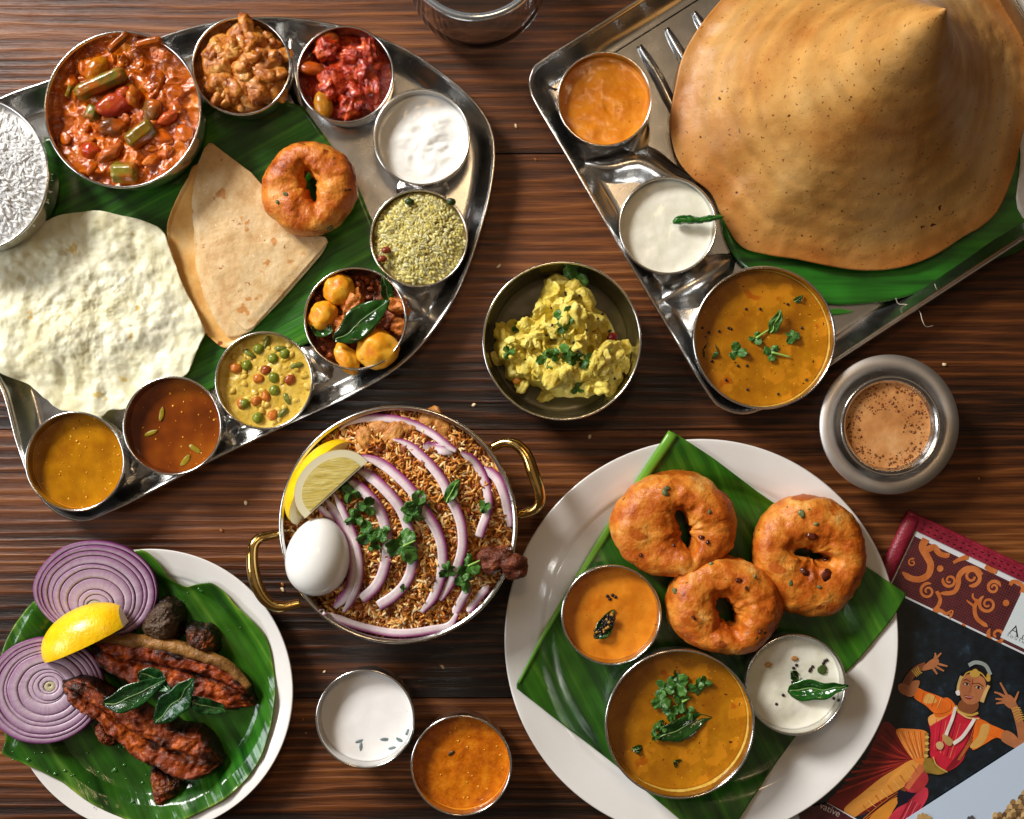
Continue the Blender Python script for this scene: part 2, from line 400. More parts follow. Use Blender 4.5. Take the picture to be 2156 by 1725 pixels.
bw['yog'] = bowl(888, 289, 104, .036, TZ, 'small steel bowl of thick white yoghurt on the leaf shaped tray', GT)
bw['lrice'] = bowl(882, 502, 105, .036, TZ, 'small steel bowl of yellow green seasoned rice', GT)
bw['potato'] = bowl(748, 671, 110, .036, TZ, 'small steel bowl of potato curry topped with a dark leaf', GT)
bw['veg'] = bowl(556, 802, 105, .036, TZ, 'small steel bowl of creamy vegetable stew with green peas', GT)
bw['rasam'] = bowl(363, 897, 106, .036, TZ, 'small steel bowl of thin red brown broth', GT)
bw['dal'] = bowl(158, 972, 107, .036, TZ, 'small steel bowl of plain mustard yellow lentil soup at the tray tip', GT)
GR = 'steel bowls on the rectangular tray'
bw['chut'] = bowl(1273, 209, 102, .036, TZ, 'small steel bowl of smooth orange chutney in the rectangular tray corner', GR)
bw['white'] = bowl(1406, 475, 105, .036, TZ, 'small steel bowl of white chutney with a green chilli across its rim', GR)
bw['samb'] = bowl(1609, 711, 152, .046, TZ, 'wide steel bowl of orange sambar at the rectangular tray corner', GR)
bw['masala'] = bowl(1183, 718, 169, .050, .0002, 'wide steel bowl of yellow mashed potato standing on the wood', 'bowls standing on the wood')
bw['raita'] = bowl(769, 1514, 106, .040, .0002, 'steel cup of white raita standing on the wood', 'bowls standing on the wood')
bw['salna'] = bowl(971, 1612, 108, .040, .0002, 'steel cup of orange gravy standing on the wood', 'bowls standing on the wood')
GP = 'steel bowls on the large white plate'
PZ = .0095
bw['pch'] = bowl(1287, 1295, 107, .036, PZ, 'small steel bowl of orange chutney on the white plate', GP)
bw['psam'] = bowl(1431, 1525, 159, .048, PZ, 'wide steel bowl of orange sambar on the white plate', GP)
bw['pwh'] = bowl(1675, 1442, 108, .036, PZ, 'small steel bowl of white coconut chutney on the white plate', GP)

def pool(b, depth, m, name, label, cat, amp=.0006, fr=120, seed=1, n=60, dome=0., extra=None, kind=None, group=None, col=None, smear=0., smat=None, drops=0):
    """Surface of a food filling a bowl, closed below."""
    X, Y, T, F = disc(n); z = b.zr - depth; r = b.ri(z) + .0002
    x, y = X * r, Y * r
    zz = z + amp * fbm(P3(x * fr, y * fr), seed, 4) * (1 - T ** 6) + dome * (1 - T ** 2) + .0009 * T ** 24
    if extra is not None: zz = zz + extra(x, y, T)
    V = np.column_stack([x + b.x, y + b.y, zz])
    zl = b.z0 + .0012 + .35 * (z - b.z0)
    lowr = b.ri(zl); V2 = np.column_stack([X * lowr + b.x, Y * lowr + b.y, np.full(len(X), zl)])
    k = len(V); e = np.arange(n * n).reshape(n, n)
    bd = np.concatenate([e[:-1, 0], e[-1, :-1], e[:0:-1, -1], e[0, :0:-1]])
    side = np.stack([bd, np.roll(bd, -1), np.roll(bd, -1) + k, bd + k], 1)
    V = np.concatenate([V, V2])
    cc = None if col is None else col(V[:, 0] - b.x, V[:, 1] - b.y, V[:, 2])
    o = mk(name, V, [F, F[:, ::-1] + k, side[:, ::-1]], m, None, label, cat, group, kind, col=cc)
    if smear:
        th = np.linspace(0, 2 * PI, 100, endpoint=False); q = np.stack([np.cos(th) * 1.5, np.sin(th) * 1.5, th * 0], 1)
        top = smear * (.65 + .35 * np.cos(th + .8)) * (1 + .5 * fbm(q * 4, seed, 3)); rows = []
        for u in np.linspace(0, 1, 6):
            zz = z - .0006 + u * (top + .0006); rr = b.ri(zz) + .0001 - .0005 * (1 - u) ** .5 * (u < .99)
            rows.append(np.column_stack([b.x + rr * np.cos(th), b.y + rr * np.sin(th), zz]))
        mk('residue_ring', np.concatenate(rows), [grid_faces(6, 100, False, True)], smat or m, o)
    if drops:
        rg = np.random.default_rng(seed); parts = []
        for i in range(drops):
            a = rg.random() * 2 * PI; k_ = rg.random() ** .45 * .97; s = .0003 + .0011 * rg.random() ** 3
            V, Fb = ico(1); parts.append((V * np.array([s, s, s * .35]) + np.array([b.x + math.cos(a) * k_ * r, b.y + math.sin(a) * k_ * r, z + .0002]), Fb))
        V, Fb = join(parts); mk('oil_droplet', V, Fb, smat or m, o, kind='stuff')
    return o
# ------------------------------------------------------------------ food materials
SAMB = mat('sambar', [(.30, L(140, 82, 4)), (.5, L(162, 102, 7)), (.70, L(182, 122, 14))], ns=45, nd=6, rough=.16, spec=.45, bump=((260, .12, .001, 4), (45, .15, .003, 2)),
           specks=((38, .575, L(188, 120, 18), 6), (46, .66, L(168, 88, 6), 7), (330, .70, L(70, 25, 5), 2), (420, .71, L(226, 170, 60), 2)))
DAL = mat('lentil_soup', [(.35, L(150, 92, 4)), (.65, L(180, 120, 10))], ns=60, nd=6, rough=.16, bump=((240, .10, .001, 4),), specks=((300, .72, L(235, 185, 70), 2), (380, .74, L(70, 35, 5), 2)))
RASAM = mat('rasam', [(.3, L(82, 34, 6)), (.5, L(120, 54, 8)), (.7, L(150, 80, 14))], ns=22, nd=3, rough=.10, bump=((160, .04, .001, 3),))
CHUT = mat('orange_chutney', [(.35, L(200, 112, 16)), (.65, L(222, 138, 34))], ns=70, nd=4, rough=.24, sss=.15, sssr=(.003, .0015, .0005), bump=((180, .12, .0012, 4),), specks=((330, .72, L(120, 50, 8), 2),))
RES = mat('dried_residue', [(.4, L(196, 160, 60)), (.6, L(214, 186, 96))], ns=200, rough=.4, bump=((400, .3, .001, 4),))
DROP = mat('oil_drop', [(1, L(226, 150, 40))], rough=.08, coat=.5)
SALNA = mat('orange_gravy', [(.35, L(160, 76, 3)), (.5, L(192, 102, 8)), (.65, L(212, 128, 22))], ns=90, nd=8, nr=.7, rough=.2, bump=((300, .3, .0015, 5),), specks=((200, .72, L(120, 50, 5), 3),))
WCHUT = mat('white_chutney', [(.4, L(226, 224, 205)), (.6, L(236, 234, 220))], ns=60, rough=.22, sss=.2, sssr=(.003, .0028, .002), bump=((150, .08, .0012, 4), (500, .05, .0006, 2)), specks=((420, .745, L(150, 150, 120), 2),))
YOG = mat('yoghurt', [(1, L(244, 243, 238))], rough=.2, sss=.25, sssr=(.004, .0035, .003), bump=((120, .06, .002, 3),))
RAITA = mat('raita', [(.4, L(236, 234, 232)), (.6, L(242, 240, 238))], ns=40, rough=.15, sss=.2, sssr=(.004, .0035, .003), bump=((90, .04, .001, 2),), specks=((140, .735, L(130, 145, 160), 3),))
REDC = mat('red_curry', [(.32, L(116, 44, 4)), (.46, L(182, 82, 8)), (.60, L(206, 106, 16)), (.74, L(220, 142, 44))], ns=60, nd=7, nr=.66, rough=.12, coat=.3, bump=((110, .5, .005, 5), (300, .25, .0015, 3)), specks=((320, .70, L(235, 160, 70), 2),))
PICK = mat('red_pickle', [(.32, L(96, 18, 3)), (.5, L(170, 44, 8)), (.68, L(206, 86, 20))], ns=95, nd=6, rough=.12, coat=.4, bump=((120, .8, .006, 6), (800, .2, .0006, 2)), specks=((480, .70, L(235, 140, 50), 2),))
AMBER = mat('amber_relish', [(.32, L(128, 60, 10)), (.5, L(192, 112, 34)), (.68, L(230, 170, 86))], ns=90, nd=5, rough=.14, coat=.3, sss=.2, sssr=(.003, .0015, .0005), bump=((200, .7, .004, 6),))
VEG = mat('creamy_stew', [(.35, L(196, 158, 50)), (.65, L(224, 192, 92))], ns=90, nd=5, rough=.16, bump=((190, .35, .003, 5),), specks=((260, .70, L(140, 130, 40), 3),))
MASH = mat('yellow_mash', [(.3, L(190, 156, 40)), (.48, L(216, 196, 84)), (.6, L(230, 214, 116)), (.75, L(240, 230, 160))], ns=70, nd=6, nr=.66, rough=.5, sss=.2, sssr=(.003, .002, .0006), bump=((130, .5, .004, 6), (480, .5, .0016, 5)), specks=((70, .71, L(222, 130, 30), 3),))
CHAI = mat('milk_tea', [(.3, L(168, 108, 56)), (.55, L(202, 142, 86)), (.75, L(226, 178, 124))], ns=26, nd=4, rough=.25, bump=((300, .1, .0008, 2),))
POT = mat('boiled_potato', [(.32, L(206, 116, 20)), (.5, L(228, 156, 28)), (.7, L(238, 186, 60))], ns=60, nd=5, rough=.34, sss=.2, sssr=(.003, .002, .0006), bump=((120, .35, .003, 5),), specks=((90, .66, L(186, 92, 22), 4), (240, .74, L(50, 26, 10), 2)))
VC = mat('painted_food', [(1, (1, 1, 1))], vc=1, rough=.3, bump=((260, .3, .0018, 5),))
VCG = mat('glossy_food', [(.3, (.75, .75, .75)), (.7, (1, 1, 1))], ns=160, vc=1, rough=.17, bump=((240, .3, .002, 4),))
RICEM = mat('rice_grain', [(1, (1, 1, 1))], vc=1, rough=.7, spec=.2, sss=.5, sssr=(.004, .0036, .003))
BIRY = mat('seasoned_grain', [(1, (1, 1, 1))], vc=1, rough=.36)
ONI = mat('red_onion', [(.3, (.86, .86, .86)), (.7, (1, 1, 1))], ns=1, stretch=(400, 400, 90), vc=1, rough=.3, sss=.2, sssr=(.002, .0014, .0014), bump=((350, .2, .001, 3),))
CUR = mat('curry_leaf', [(.35, L(14, 40, 10)), (.65, L(38, 82, 24))], ns=60, rough=.14, coat=.3, bump=((120, .35, .003, 3),))
COR = mat('coriander_leaf', [(.3, L(28, 70, 18)), (.7, L(84, 132, 54))], ns=120, rough=.38, bump=((260, .4, .002, 3),))
STEM = mat('green_stem', [(1, L(150, 190, 90))], rough=.35)
MUST = mat('mustard_seed', [(1, L(34, 18, 16))], rough=.3)

def grains(name, parent, x, y, z, ln, wd, cols, seed, m, tilt=.35, bend=.0, kind='stuff', label=None, yawf=None):
    rg = np.random.default_rng(seed); n = len(x)
    nr_, ns_ = 5, 5; u = np.linspace(-1, 1, nr_ + 2)[1:-1]; a = np.linspace(0, 2 * PI, ns_, endpoint=False)
    rr = np.sqrt(1 - u ** 2) ** .75
    bv = [(-1, 0, 0)] + [(uu, q * math.cos(t), q * math.sin(t)) for uu, q in zip(u, rr) for t in a] + [(1, 0, 0)]
    bv = np.array(bv); k = len(bv)
    tri = [(0, 1 + (i + 1) % ns_, 1 + i) for i in range(ns_)] + [(k - 1, k - 1 - ns_ + i, k - 1 - ns_ + (i + 1) % ns_) for i in range(ns_)]
    q = grid_faces(nr_, ns_, False, True)[:, ::1] + 1
    def outw(fs): return np.array([f if np.dot(np.cross(bv[f[1]] - bv[f[0]], bv[f[2]] - bv[f[0]]), bv[list(f)].mean(0)) > 0 else list(f)[::-1] for f in fs])
    tri = outw(tri); q = outw(q)
    l = ln * (.75 + .5 * rg.random(n)) / 2; wv = wd * (.85 + .3 * rg.random(n)) / 2
    yaw = rg.random(n) * 2 * PI; ti = rg.normal(0, tilt, n)
    bd = rg.normal(0, bend, n) if bend else np.zeros(n)
    X = bv[None, :, 0] * l[:, None]; Y = bv[None, :, 1] * wv[:, None] + bd[:, None] * (bv[None, :, 0] ** 2) * l[:, None]; Z = bv[None, :, 2] * wv[:, None]
    X2 = X * np.cos(ti)[:, None] - Z * np.sin(ti)[:, None]; Z2 = X * np.sin(ti)[:, None] + Z * np.cos(ti)[:, None]
    VX = X2 * np.cos(yaw)[:, None] - Y * np.sin(yaw)[:, None] + x[:, None]; VY = X2 * np.sin(yaw)[:, None] + Y * np.cos(yaw)[:, None] + y[:, None]
    V = np.stack([VX, VY, Z2 + z[:, None]], 2).reshape(-1, 3)
    o = (np.arange(n) * k)[:, None, None]
    F = [(np.array(tri)[None] + o).reshape(-1, 3), (q[None] + o).reshape(-1, 4)]
    c = np.array(cols); w_ = rg.random(n)[:, None]; i = rg.integers(0, len(c), n)
    cc = np.repeat(c[i] * (.8 + .35 * w_), k, 0)
    return mk(name, V, F, m, parent, label, None, None, kind, col=cc)

def uni(rg, n, r):
    a = rg.random(n) * 2 * PI; q = r * np.sqrt(rg.random(n)); return q * np.cos(a), q * np.sin(a)

# plain rice and seasoned rice
def rice_bowl(b, depth, dome, n, ln, wd, cols, base, name, label, seed, tilt, bend, m, lump=.003, fr=60):
    rg = np.random.default_rng(seed)
    f = lambda x, y, T: lump * fbm(P3(x * fr, y * fr), seed, 3)
    bm = mat(name + '_bed', [(.4, base), (.6, tuple(min(.9, v * 1.25) for v in base))], ns=200, rough=.5, sss=.3, sssr=(.003, .0027, .0022), bump=((300, .3, .002, 3),))
    o = pool(b, depth, bm, name, label, 'rice', .0006, 200, seed, 50, dome, f)
    r = b.ri(b.zr - depth) - ln * .36
    x, y = uni(rg, n, r); T = np.hypot(x, y) / r
    z = b.zr - depth + dome * (1 - T ** 2) + lump * fbm(P3(x * fr, y * fr), seed, 3) + rg.random(n) * .0012 - .0002
    grains('rice_grain', o, x + b.x, y + b.y, z, ln, wd, cols, seed, m, tilt, bend)
    return o
rice_bowl(bw['rice'], .009, .011, 2000, .0150, .0031, [(1.0, .995, .97), (.97, .96, .93), (1.0, 1.0, .98)], L(240, 238, 230), 'white_rice', 'heap of plain white long grain rice', 5, .12, .22, RICEM, .0022, 70)
lr = rice_bowl(bw['lrice'], .006, .007, 1500, .0074, .0028, [L(226, 212, 132), L(236, 226, 164), L(212, 194, 104), L(220, 200, 116)], L(120, 100, 40), 'seasoned_rice', 'heap of yellow green seasoned short grain rice', 6, .22, .12, RICEM, .0035, 80)
def vblob(name, par, px, py, z, r, c, seed, amp=.2, ang=(0, 0, 0), m=None, sub=3, freq=1.6):
    x, y, _ = W(px, py, z); V, F = blob((x, y, z), r, ang, amp, freq, seed, sub)
    k = .85 + .35 * fbm(V * 300, seed, 3); cc = np.array(c)[None] * k[:, None]
    if par is not None and par.name == 'vegetable_curry':
        e = np.clip(ss(-.12, .22, fbm(V * 110, seed + 9, 4)) * .8, 0, 1)[:, None]; cc = cc * (1 - e) + np.array(L(184, 84, 12)) * e
    return mk(name, V, [F], m or VC, par, col=cc)
for i, (px, py) in enumerate([(805, 545), (950, 425), (813, 527), (862, 425)]): vblob('onion_bit', lr, px, py, .041, (.004, .003, .0025), L(140, 60, 30) if i in (0, 2) else L(40, 60, 20), 30 + i)

# liquids
pool(bw['dal'], .012, DAL, 'lentil_soup', 'plain mustard yellow lentil soup at the tray tip', 'soup', .0004, smear=.003, drops=40, smat=DROP)
ras = pool(bw['rasam'], .012, RASAM, 'rasam', 'thin clear red brown broth with sunken green bits', 'soup', .0002, drops=40, smat=DROP)
pool(bw['chut'], .0085, CHUT, 'orange_chutney', 'smooth orange chutney in the rectangular tray corner', 'chutney', .0016, 70, extra=lambda x, y, T: .0012 * np.exp(-((x - .003) ** 2 + (y - .001) ** 2) / .00006) - .0013 * np.exp(-((x + y * .55) ** 2 / .000004 + (y + .006) ** 2 / .00003)))
pool(bw['white'], .008, WCHUT, 'white_chutney', 'speckled white chutney under a green chilli', 'chutney', .0006, 90)
pool(bw['pch'], .0105, CHUT, 'orange_chutney', 'orange chutney with mustard seeds on the white plate', 'chutney', .0014, 60, 9)
wch = pool(bw['pwh'], .0115, WCHUT, 'white_chutney', 'white coconut chutney with tempered leaf on the white plate', 'chutney', .0018, 50, 14)
pool(bw['raita'], .0135, RAITA, 'raita', 'thin white raita with sunken herb bits', 'raita', .0004, 60)
pool(bw['salna'], .0125, SALNA, 'orange_gravy', 'grainy orange gravy in the cup standing on wood', 'gravy', .0007, 160, smear=.003, drops=60, smat=DROP)
pool(bw['psam'], .016, SAMB, 'sambar', 'orange sambar with a clump of coriander on the white plate', 'soup', .0004, smear=.0055, smat=RES)
for_rai = None
ts = pool(bw['samb'], .013, SAMB, 'sambar', 'orange sambar with scattered coriander on the rectangular tray', 'soup', .0005, smear=.0045, smat=RES)
pool(bw['yog'], .012, YOG, 'yoghurt', 'thick white yoghurt with a lumpy scooped surface', 'yoghurt', .0014, 60, 3, extra=lambda x, y, T: .003 * np.exp(-((x - .006) ** 2 + (y + .004) ** 2) / .0006) + .0075 * fbm(P3(x * 55 + y * 40, y * 90 - x * 40), 12, 3) * np.exp(-((x - .008) ** 2 + (y + .004) ** 2) / .0005))

# red curry with vegetables
b = bw['curry']
cur = pool(b, .009, REDC, 'vegetable_curry', 'chunky red brown vegetable curry with drumstick pieces', 'curry', .004, 85, 21, 110, .001, lambda x, y, T: .0026 * fbm(P3(x * 200, y * 200), 4, 3) - .004 * ss(.4, 1, T) * (fbm(P3(x * 30, y * 30), 8, 2) > 0))
def stick(name, par, p0, p1, rpx, z, c0, c1, seed, flat=.9, m=None):
    a, e = W(*p0, z), W(*p1, z + .002); s = np.linspace(0, 1, 14)[:, None]; p = a + (e - a) * s
    n = 18; th = np.linspace(0, 2 * PI, n, endpoint=False); r = R(rpx, z) * (1 + .10 * np.cos(th * 6) + .03 * np.cos(th * 11))
    sec = np.stack([r * np.cos(th), flat * r * np.sin(th)], 1); sc = np.concatenate([[.55, .93], np.ones(10), [.93, .55]])
    V, F = sweep(p, sec, scale=sc); k = (.5 + .5 * np.tile(np.cos(th * 6), 14))[:, None]
    k2 = (.9 + .3 * fbm(V * 250, seed, 3))[:, None]
    e = np.clip(ss(.0, .3, fbm(V * 90, seed + 9, 4)) * .75, 0, 1)[:, None]; V = V + .0006 * np.stack([fbm(V * 200, 1, 2), fbm(V * 200, 2, 2), fbm(V * 200, 3, 2)], 1)
    return mk(name, V, F, m or VCG, par, col=(np.array(c0) * k + np.array(c1) * (1 - k)) * k2 * (1 - e) + np.array(L(184, 84, 12)) * e)
G_a, G_b = L(150, 140, 62), L(92, 88, 24)
stick('drumstick_piece', cur, (160, 198), (264, 152), 17, .046, G_a, G_b, 1)
stick('drumstick_piece', cur, (200, 225), (190, 252), 15, .042, G_a, G_b, 2)
stick('drumstick_piece', cur, (270, 302), (322, 262), 20, .043, L(150, 120, 30), L(110, 80, 16), 3)
stick('drumstick_piece', cur, (236, 362), (290, 364), 21, .042, L(170, 150, 60), L(120, 110, 26), 4)
stick('bean_piece', cur, (228, 108), (270, 70), 9, .050, L(170, 90, 14), L(110, 50, 8), 5)
stick('bean_piece', cur, (285, 96), (340, 84), 9, .054, L(190, 100, 24), L(130, 60, 10), 6)
stick('bean_piece', cur, (140, 205), (150, 180), 6, .044, L(160, 130, 30), L(110, 80, 12), 7)
vblob('bean', cur, 204, 146, .042, (.0125, .0085, .008), L(206, 138, 22), 3, .06, (0, 0, .9), VCG)
vblob('tomato_piece', cur, 246, 222, .042, (.016, .011, .007), L(176, 54, 34), 5, .35, (.2, .2, .4), VCG)
vblob('tomato_piece', cur, 262, 196, .045, (.007, .006, .004), L(200, 60, 40), 6, .35, (.2, .2, .4), VCG)
vblob('tomato_piece', cur, 190, 315, .040, (.009, .008, .006), L(190, 60, 30), 7, .3, (0, 0, .4), VCG)
vblob('vegetable_chunk', cur, 236, 268, .042, (.012, .008, .006), L(120, 72, 40), 8, .5, (0, 0, .2), VCG)
vblob('vegetable_chunk', cur, 320, 232, .042, (.010, .008, .005), L(140, 90, 40), 9, .5, (0, 0, .8), VCG)
vblob('carrot_piece', cur, 352, 250, .042, (.009, .005, .005), L(210, 90, 40), 10, .3, (0, 0, .5), VCG)
vblob('carrot_piece', cur, 340, 290, .040, (.010, .006, .005), L(220, 100, 20), 11, .3, (0, 0, -.3), VCG)
vblob('vegetable_chunk', cur, 232, 322, .042, (.011, .006, .005), L(196, 100, 40), 12, .5, (0, 0, .6), VCG)
vblob('vegetable_chunk', cur, 280, 205, .043, (.010, .006, .006), L(196, 110, 34), 13, .5, (0, 0, -1.2), VCG)
rg = np.random.default_rng(3); parts = []
for i in range(34):
    x, y = uni(rg, 1, b.R * .88); parts.append(blob((b.x + x[0], b.y + y[0], b.zr - .0095 + rg.random() * .003), (.003 + .006 * rg.random(), .003 + .004 * rg.random(), .0026), (.4 * rg.random(), .4 * rg.random(), rg.random() * 6), .5, 1.5, i, 3, 3))
V, F = join(parts); mk('curry_lump', V, F, REDC, cur, kind='stuff')

# amber relish and red pickle
b = bw['relish']; rg = np.random.default_rng(8)
rel = pool(b, .016, AMBER, 'chopped_relish', 'heap of sticky amber chopped relish', 'relish', .0045, 110, 5, 100, .017)
parts = []
for i in range(150):
    x, y = uni(rg, 1, b.R * .80); T = math.hypot(x[0], y[0]) / b.R; q = .0030 + .0062 * rg.random() ** 1.5
    if x[0] < -.2 * b.R and y[0] > .45 * b.R and rg.random() < .8: continue
    parts.append(blob((b.x + x[0] + .002, b.y + y[0], b.zr - .0145 + .0185 * (1 - T ** 2) + .003 * rg.random()), (q * 1.5, q, q * .8), (rg.random() * 2, rg.random(), rg.random() * 6), .42, 1.5, i, 3, 4))
parts.append(blob((*W(517, 52, .046)[:2], .044), (.006, .012, .006), (0, 0, .3), .4, 1.8, 77, 3))
V, F = join(parts); mk('relish_piece', V, F, AMBER, rel, kind='stuff')
b = bw['pickle']
pic = pool(b, .018, PICK, 'red_pickle', 'wet mound of bright red pickle chunks', 'pickle', .003, 90, 6, 60, .012)
for i, (px, py, a, c, s) in enumerate([(690, 105, .012, .009, .5), (740, 130, .014, .012, 0), (715, 165, .015, .013, .3), (765, 150, .012, .014, 1.2), (700, 185, .012, .009, .8), (755, 195, .014, .010, 2), (785, 190, .008, .013, .2), (735, 225, .012, .009, 1), (775, 110, .007, .013, .2)]):
    x, y, _ = W(px, py, .036); V, F = blob((x, y, .034), (a, c, .008), (.2, .2, s), .8, 2.0, 40 + i, 4, 5); mk('pickle_chunk', V, [F], PICK, pic)
vblob('mango_rind', pic, 681, 220, .036, (.008, .012, .006), L(196, 128, 30), 4, .08, (0, 0, .25), VCG)
vblob('mango_rind', pic, 655, 145, .034, (.012, .006, .005), L(190, 84, 20), 5, .2, (0, 0, -.1), VCG)
vblob('mango_rind', pic, 688, 88, .034, (.011, .010, .005), L(150, 70, 24), 6, .2, (0, 0, .3), VCG)

# potato curry
b = bw['potato']; MSL = mat('orange_masala', [(.3, L(150, 70, 20)), (.5, L(206, 118, 44)), (.7, L(226, 156, 84))], ns=90, nd=6, rough=.28, bump=((220, .7, .004, 6),)); DRK = mat('dark_masala', [(.3, L(60, 22, 8)), (.5, L(120, 50, 16)), (.7, L(190, 100, 40))], ns=110, nd=6, rough=.2, bump=((220, .6, .004, 5),))
pc = pool(b, .020, DRK, 'potato_curry', 'dry potato curry of yellow potato lumps in dark masala', 'curry', .004, 90, 7, 70, .004)
for i, (px, py, a, c, h) in enumerate([(707, 610, .0135, .013, .012), (676, 664, .0135, .0125, .012), (795, 735, .0165, .0185, .013), (728, 755, .014, .009, .010), (742, 640, .009, .012, .008), (715, 690, .008, .011, .007), (835, 640, .006, .010, .006), (838, 685, .007, .006, .006)]):
    x, y, _ = W(px, py, .038); V, F = blob((x, y, .031), (a, c, h), (0, 0, i * .7), .30 if i < 4 else .8, 1.3 if i < 4 else 2.0, 60 + i, 4, 4)
    if i < 4: mk('potato_piece', V, [F], POT, pc)
    else: mk('masala_lump', V, [F], MSL, pc)
rg = np.random.default_rng(10); parts = []
for i in range(70):
    x, y = uni(rg, 1, b.R * .9); parts.append(blob((b.x + x[0], b.y + y[0], b.zr - .016 + .005 * rg.random()), (.0035, .0025, .002), (0, 0, rg.random() * 6), .5, 1.6, i, 2))
V, F = join(parts); mk('masala_crumb', V, F, DRK, pc, kind='stuff')

# creamy vegetable stew
b = bw['veg']
vg = pool(b, .008, VEG, 'vegetable_stew', 'pale yellow creamy vegetable stew with peas and carrot', 'stew', .0022, 120, 9, 80, .001)
for i, (px, py) in enumerate([(545, 735), (520, 770), (577, 795), (578, 822), (543, 880), (575, 755), (515, 850), (600, 745)]): vblob('green_pea', vg, px, py, .0312, (.0048, .0048, .0044), L(132, 142, 42), i, .05, m=VCG)
for i, (px, py) in enumerate([(545, 798), (540, 845), (510, 850), (497, 775), (575, 875), (560, 835), (560, 780), (610, 800)]):
    vblob('carrot_cube', vg, px, py, .0310, (.0052, .0044, .004), L(212, 122, 44) if i < 6 else L(170, 80, 30), 20 + i, .25, (0, 0, i), VCG, 3, 1.1)
for i, (px, py) in enumerate([(590, 735), (562, 722), (525, 745), (595, 870), (605, 840), (625, 770)]): vblob('bean_slice', vg, px, py, .0312, (.006, .0028, .003), L(124, 128, 50), 40 + i, .2, (0, 0, i * 1.3), VCG)
rg = np.random.default_rng(11); parts = []
for i in range(60):
    x, y = uni(rg, 1, b.R * .88); parts.append(blob((b.x + x[0], b.y + y[0], b.zr - .0078), (.0035, .0026, .0018), (0, 0, rg.random() * 6), .4, 1.6, i, 2))
V, F = join(parts); mk('stew_lump', V, F, VEG, vg, kind='stuff')

# rasam bits (under the surface skin) and raita herbs
for i, (px, py, a) in enumerate([(318, 912, .4), (410, 945, -.6), (390, 970, .9), (340, 872, 1.4)]): vblob('herb_bit', ras, px, py, .0275, (.006, .0022, .0006), L(150, 130, 20), i, .3, (0, 0, a))

for i, (px, py, a) in enumerate([(756, 1561, .4), (858, 1542, 1.2), (841, 1558, -.5), (826, 1575, .2), (809, 1557, 0), (760, 1572, 1.5)]): vblob('herb_bit', bpy.data.objects['raita'], px, py, .0268, (.0034, .0014, .0006), L(120, 138, 140), i, .4, (0, 0, a))
vblob('herb_bit', bpy.data.objects['orange_gravy'], 950, 1586, .0280, (.003, .0016, .0006), L(60, 40, 10), 3, .4, (0, 0, .6))
# leaves used as garnish
def leaf(p0, p1, wpx, z0, z1, name, label, m=CUR, group=None, fold=.25, curl=.004, seed=0, pw=.8, parent=None, cat='leaf'):
    a, e = W(*p0, z0), W(*p1, z1); d = e - a; ln = np.linalg.norm(d); d /= ln; sd = np.cross(d, (0, 0, 1)); sd /= np.linalg.norm(sd)
    nu, nv = 26, 11; u = np.linspace(0, 1, nu)[:, None]; v = np.linspace(-1, 1, nv)[None]
    wd = R(wpx / 2, z0) * (np.sin(PI * np.clip(u, .0, 1) ** pw) ** .85 + .02)
    wob = fbm(P3(u.ravel() * 5, u.ravel() * 0), seed, 2)[:, None]
    q = fbm(np.stack([(u + 0 * v).ravel() * 5, (v + 0 * u).ravel() * 2, np.zeros(nu * nv)], 1), seed + 5, 3).reshape(nu, nv)
    pt = a + d * (u[..., None] * ln) + sd * (wd * v)[..., None] + sd * (wob * ln * .05)[..., None]
    zz = fold * wd * (np.abs(v) - .35) + curl * (np.sin(u * PI * 1.4 + seed) * .7) + q * .0022
    pt[..., 2] += zz
    V = pt.reshape(-1, 3); F = grid_faces(nu, nv); V2 = V.copy(); V2[:, 2] -= .0005; k = len(V)
    e_ = np.arange(k).reshape(nu, nv); bd = np.concatenate([e_[:-1, 0], e_[-1, :-1], e_[:0:-1, -1], e_[0, :0:-1]])
    o = mk(name, np.concatenate([V, V2]), [F, F[:, ::-1] + k, np.stack([bd, np.roll(bd, -1), np.roll(bd, -1) + k, bd + k], 1)], m, parent, label, cat if parent is None else None, group)
    mid = pt[1:-1, nv // 2] + np.array([0, 0, .0003]); V, F = sweep(mid, circ(R(1.3), 6), scale=np.linspace(1.2, .4, len(mid))); mk('midrib', V, F, STEM if m is COR else mat_vein, o)
    return o
mat_vein = mat('leaf_vein', [(1, L(110, 140, 80))], rough=.3)
leaf((703, 720), (820, 630), 62, .042, .046, 'curry_leaf', 'large dark curry leaf lying across the potato curry', seed=2, pw=.9)
leaf((655, 685), (702, 700), 40, .038, .037, 'curry_leaf', 'small dark leaf half buried at the left of the potato curry', seed=3)
leaf((822, 640), (806, 582), 26, .036, .042, 'curry_leaf', 'narrow curled leaf at the upper rim of the potato curry', seed=4)
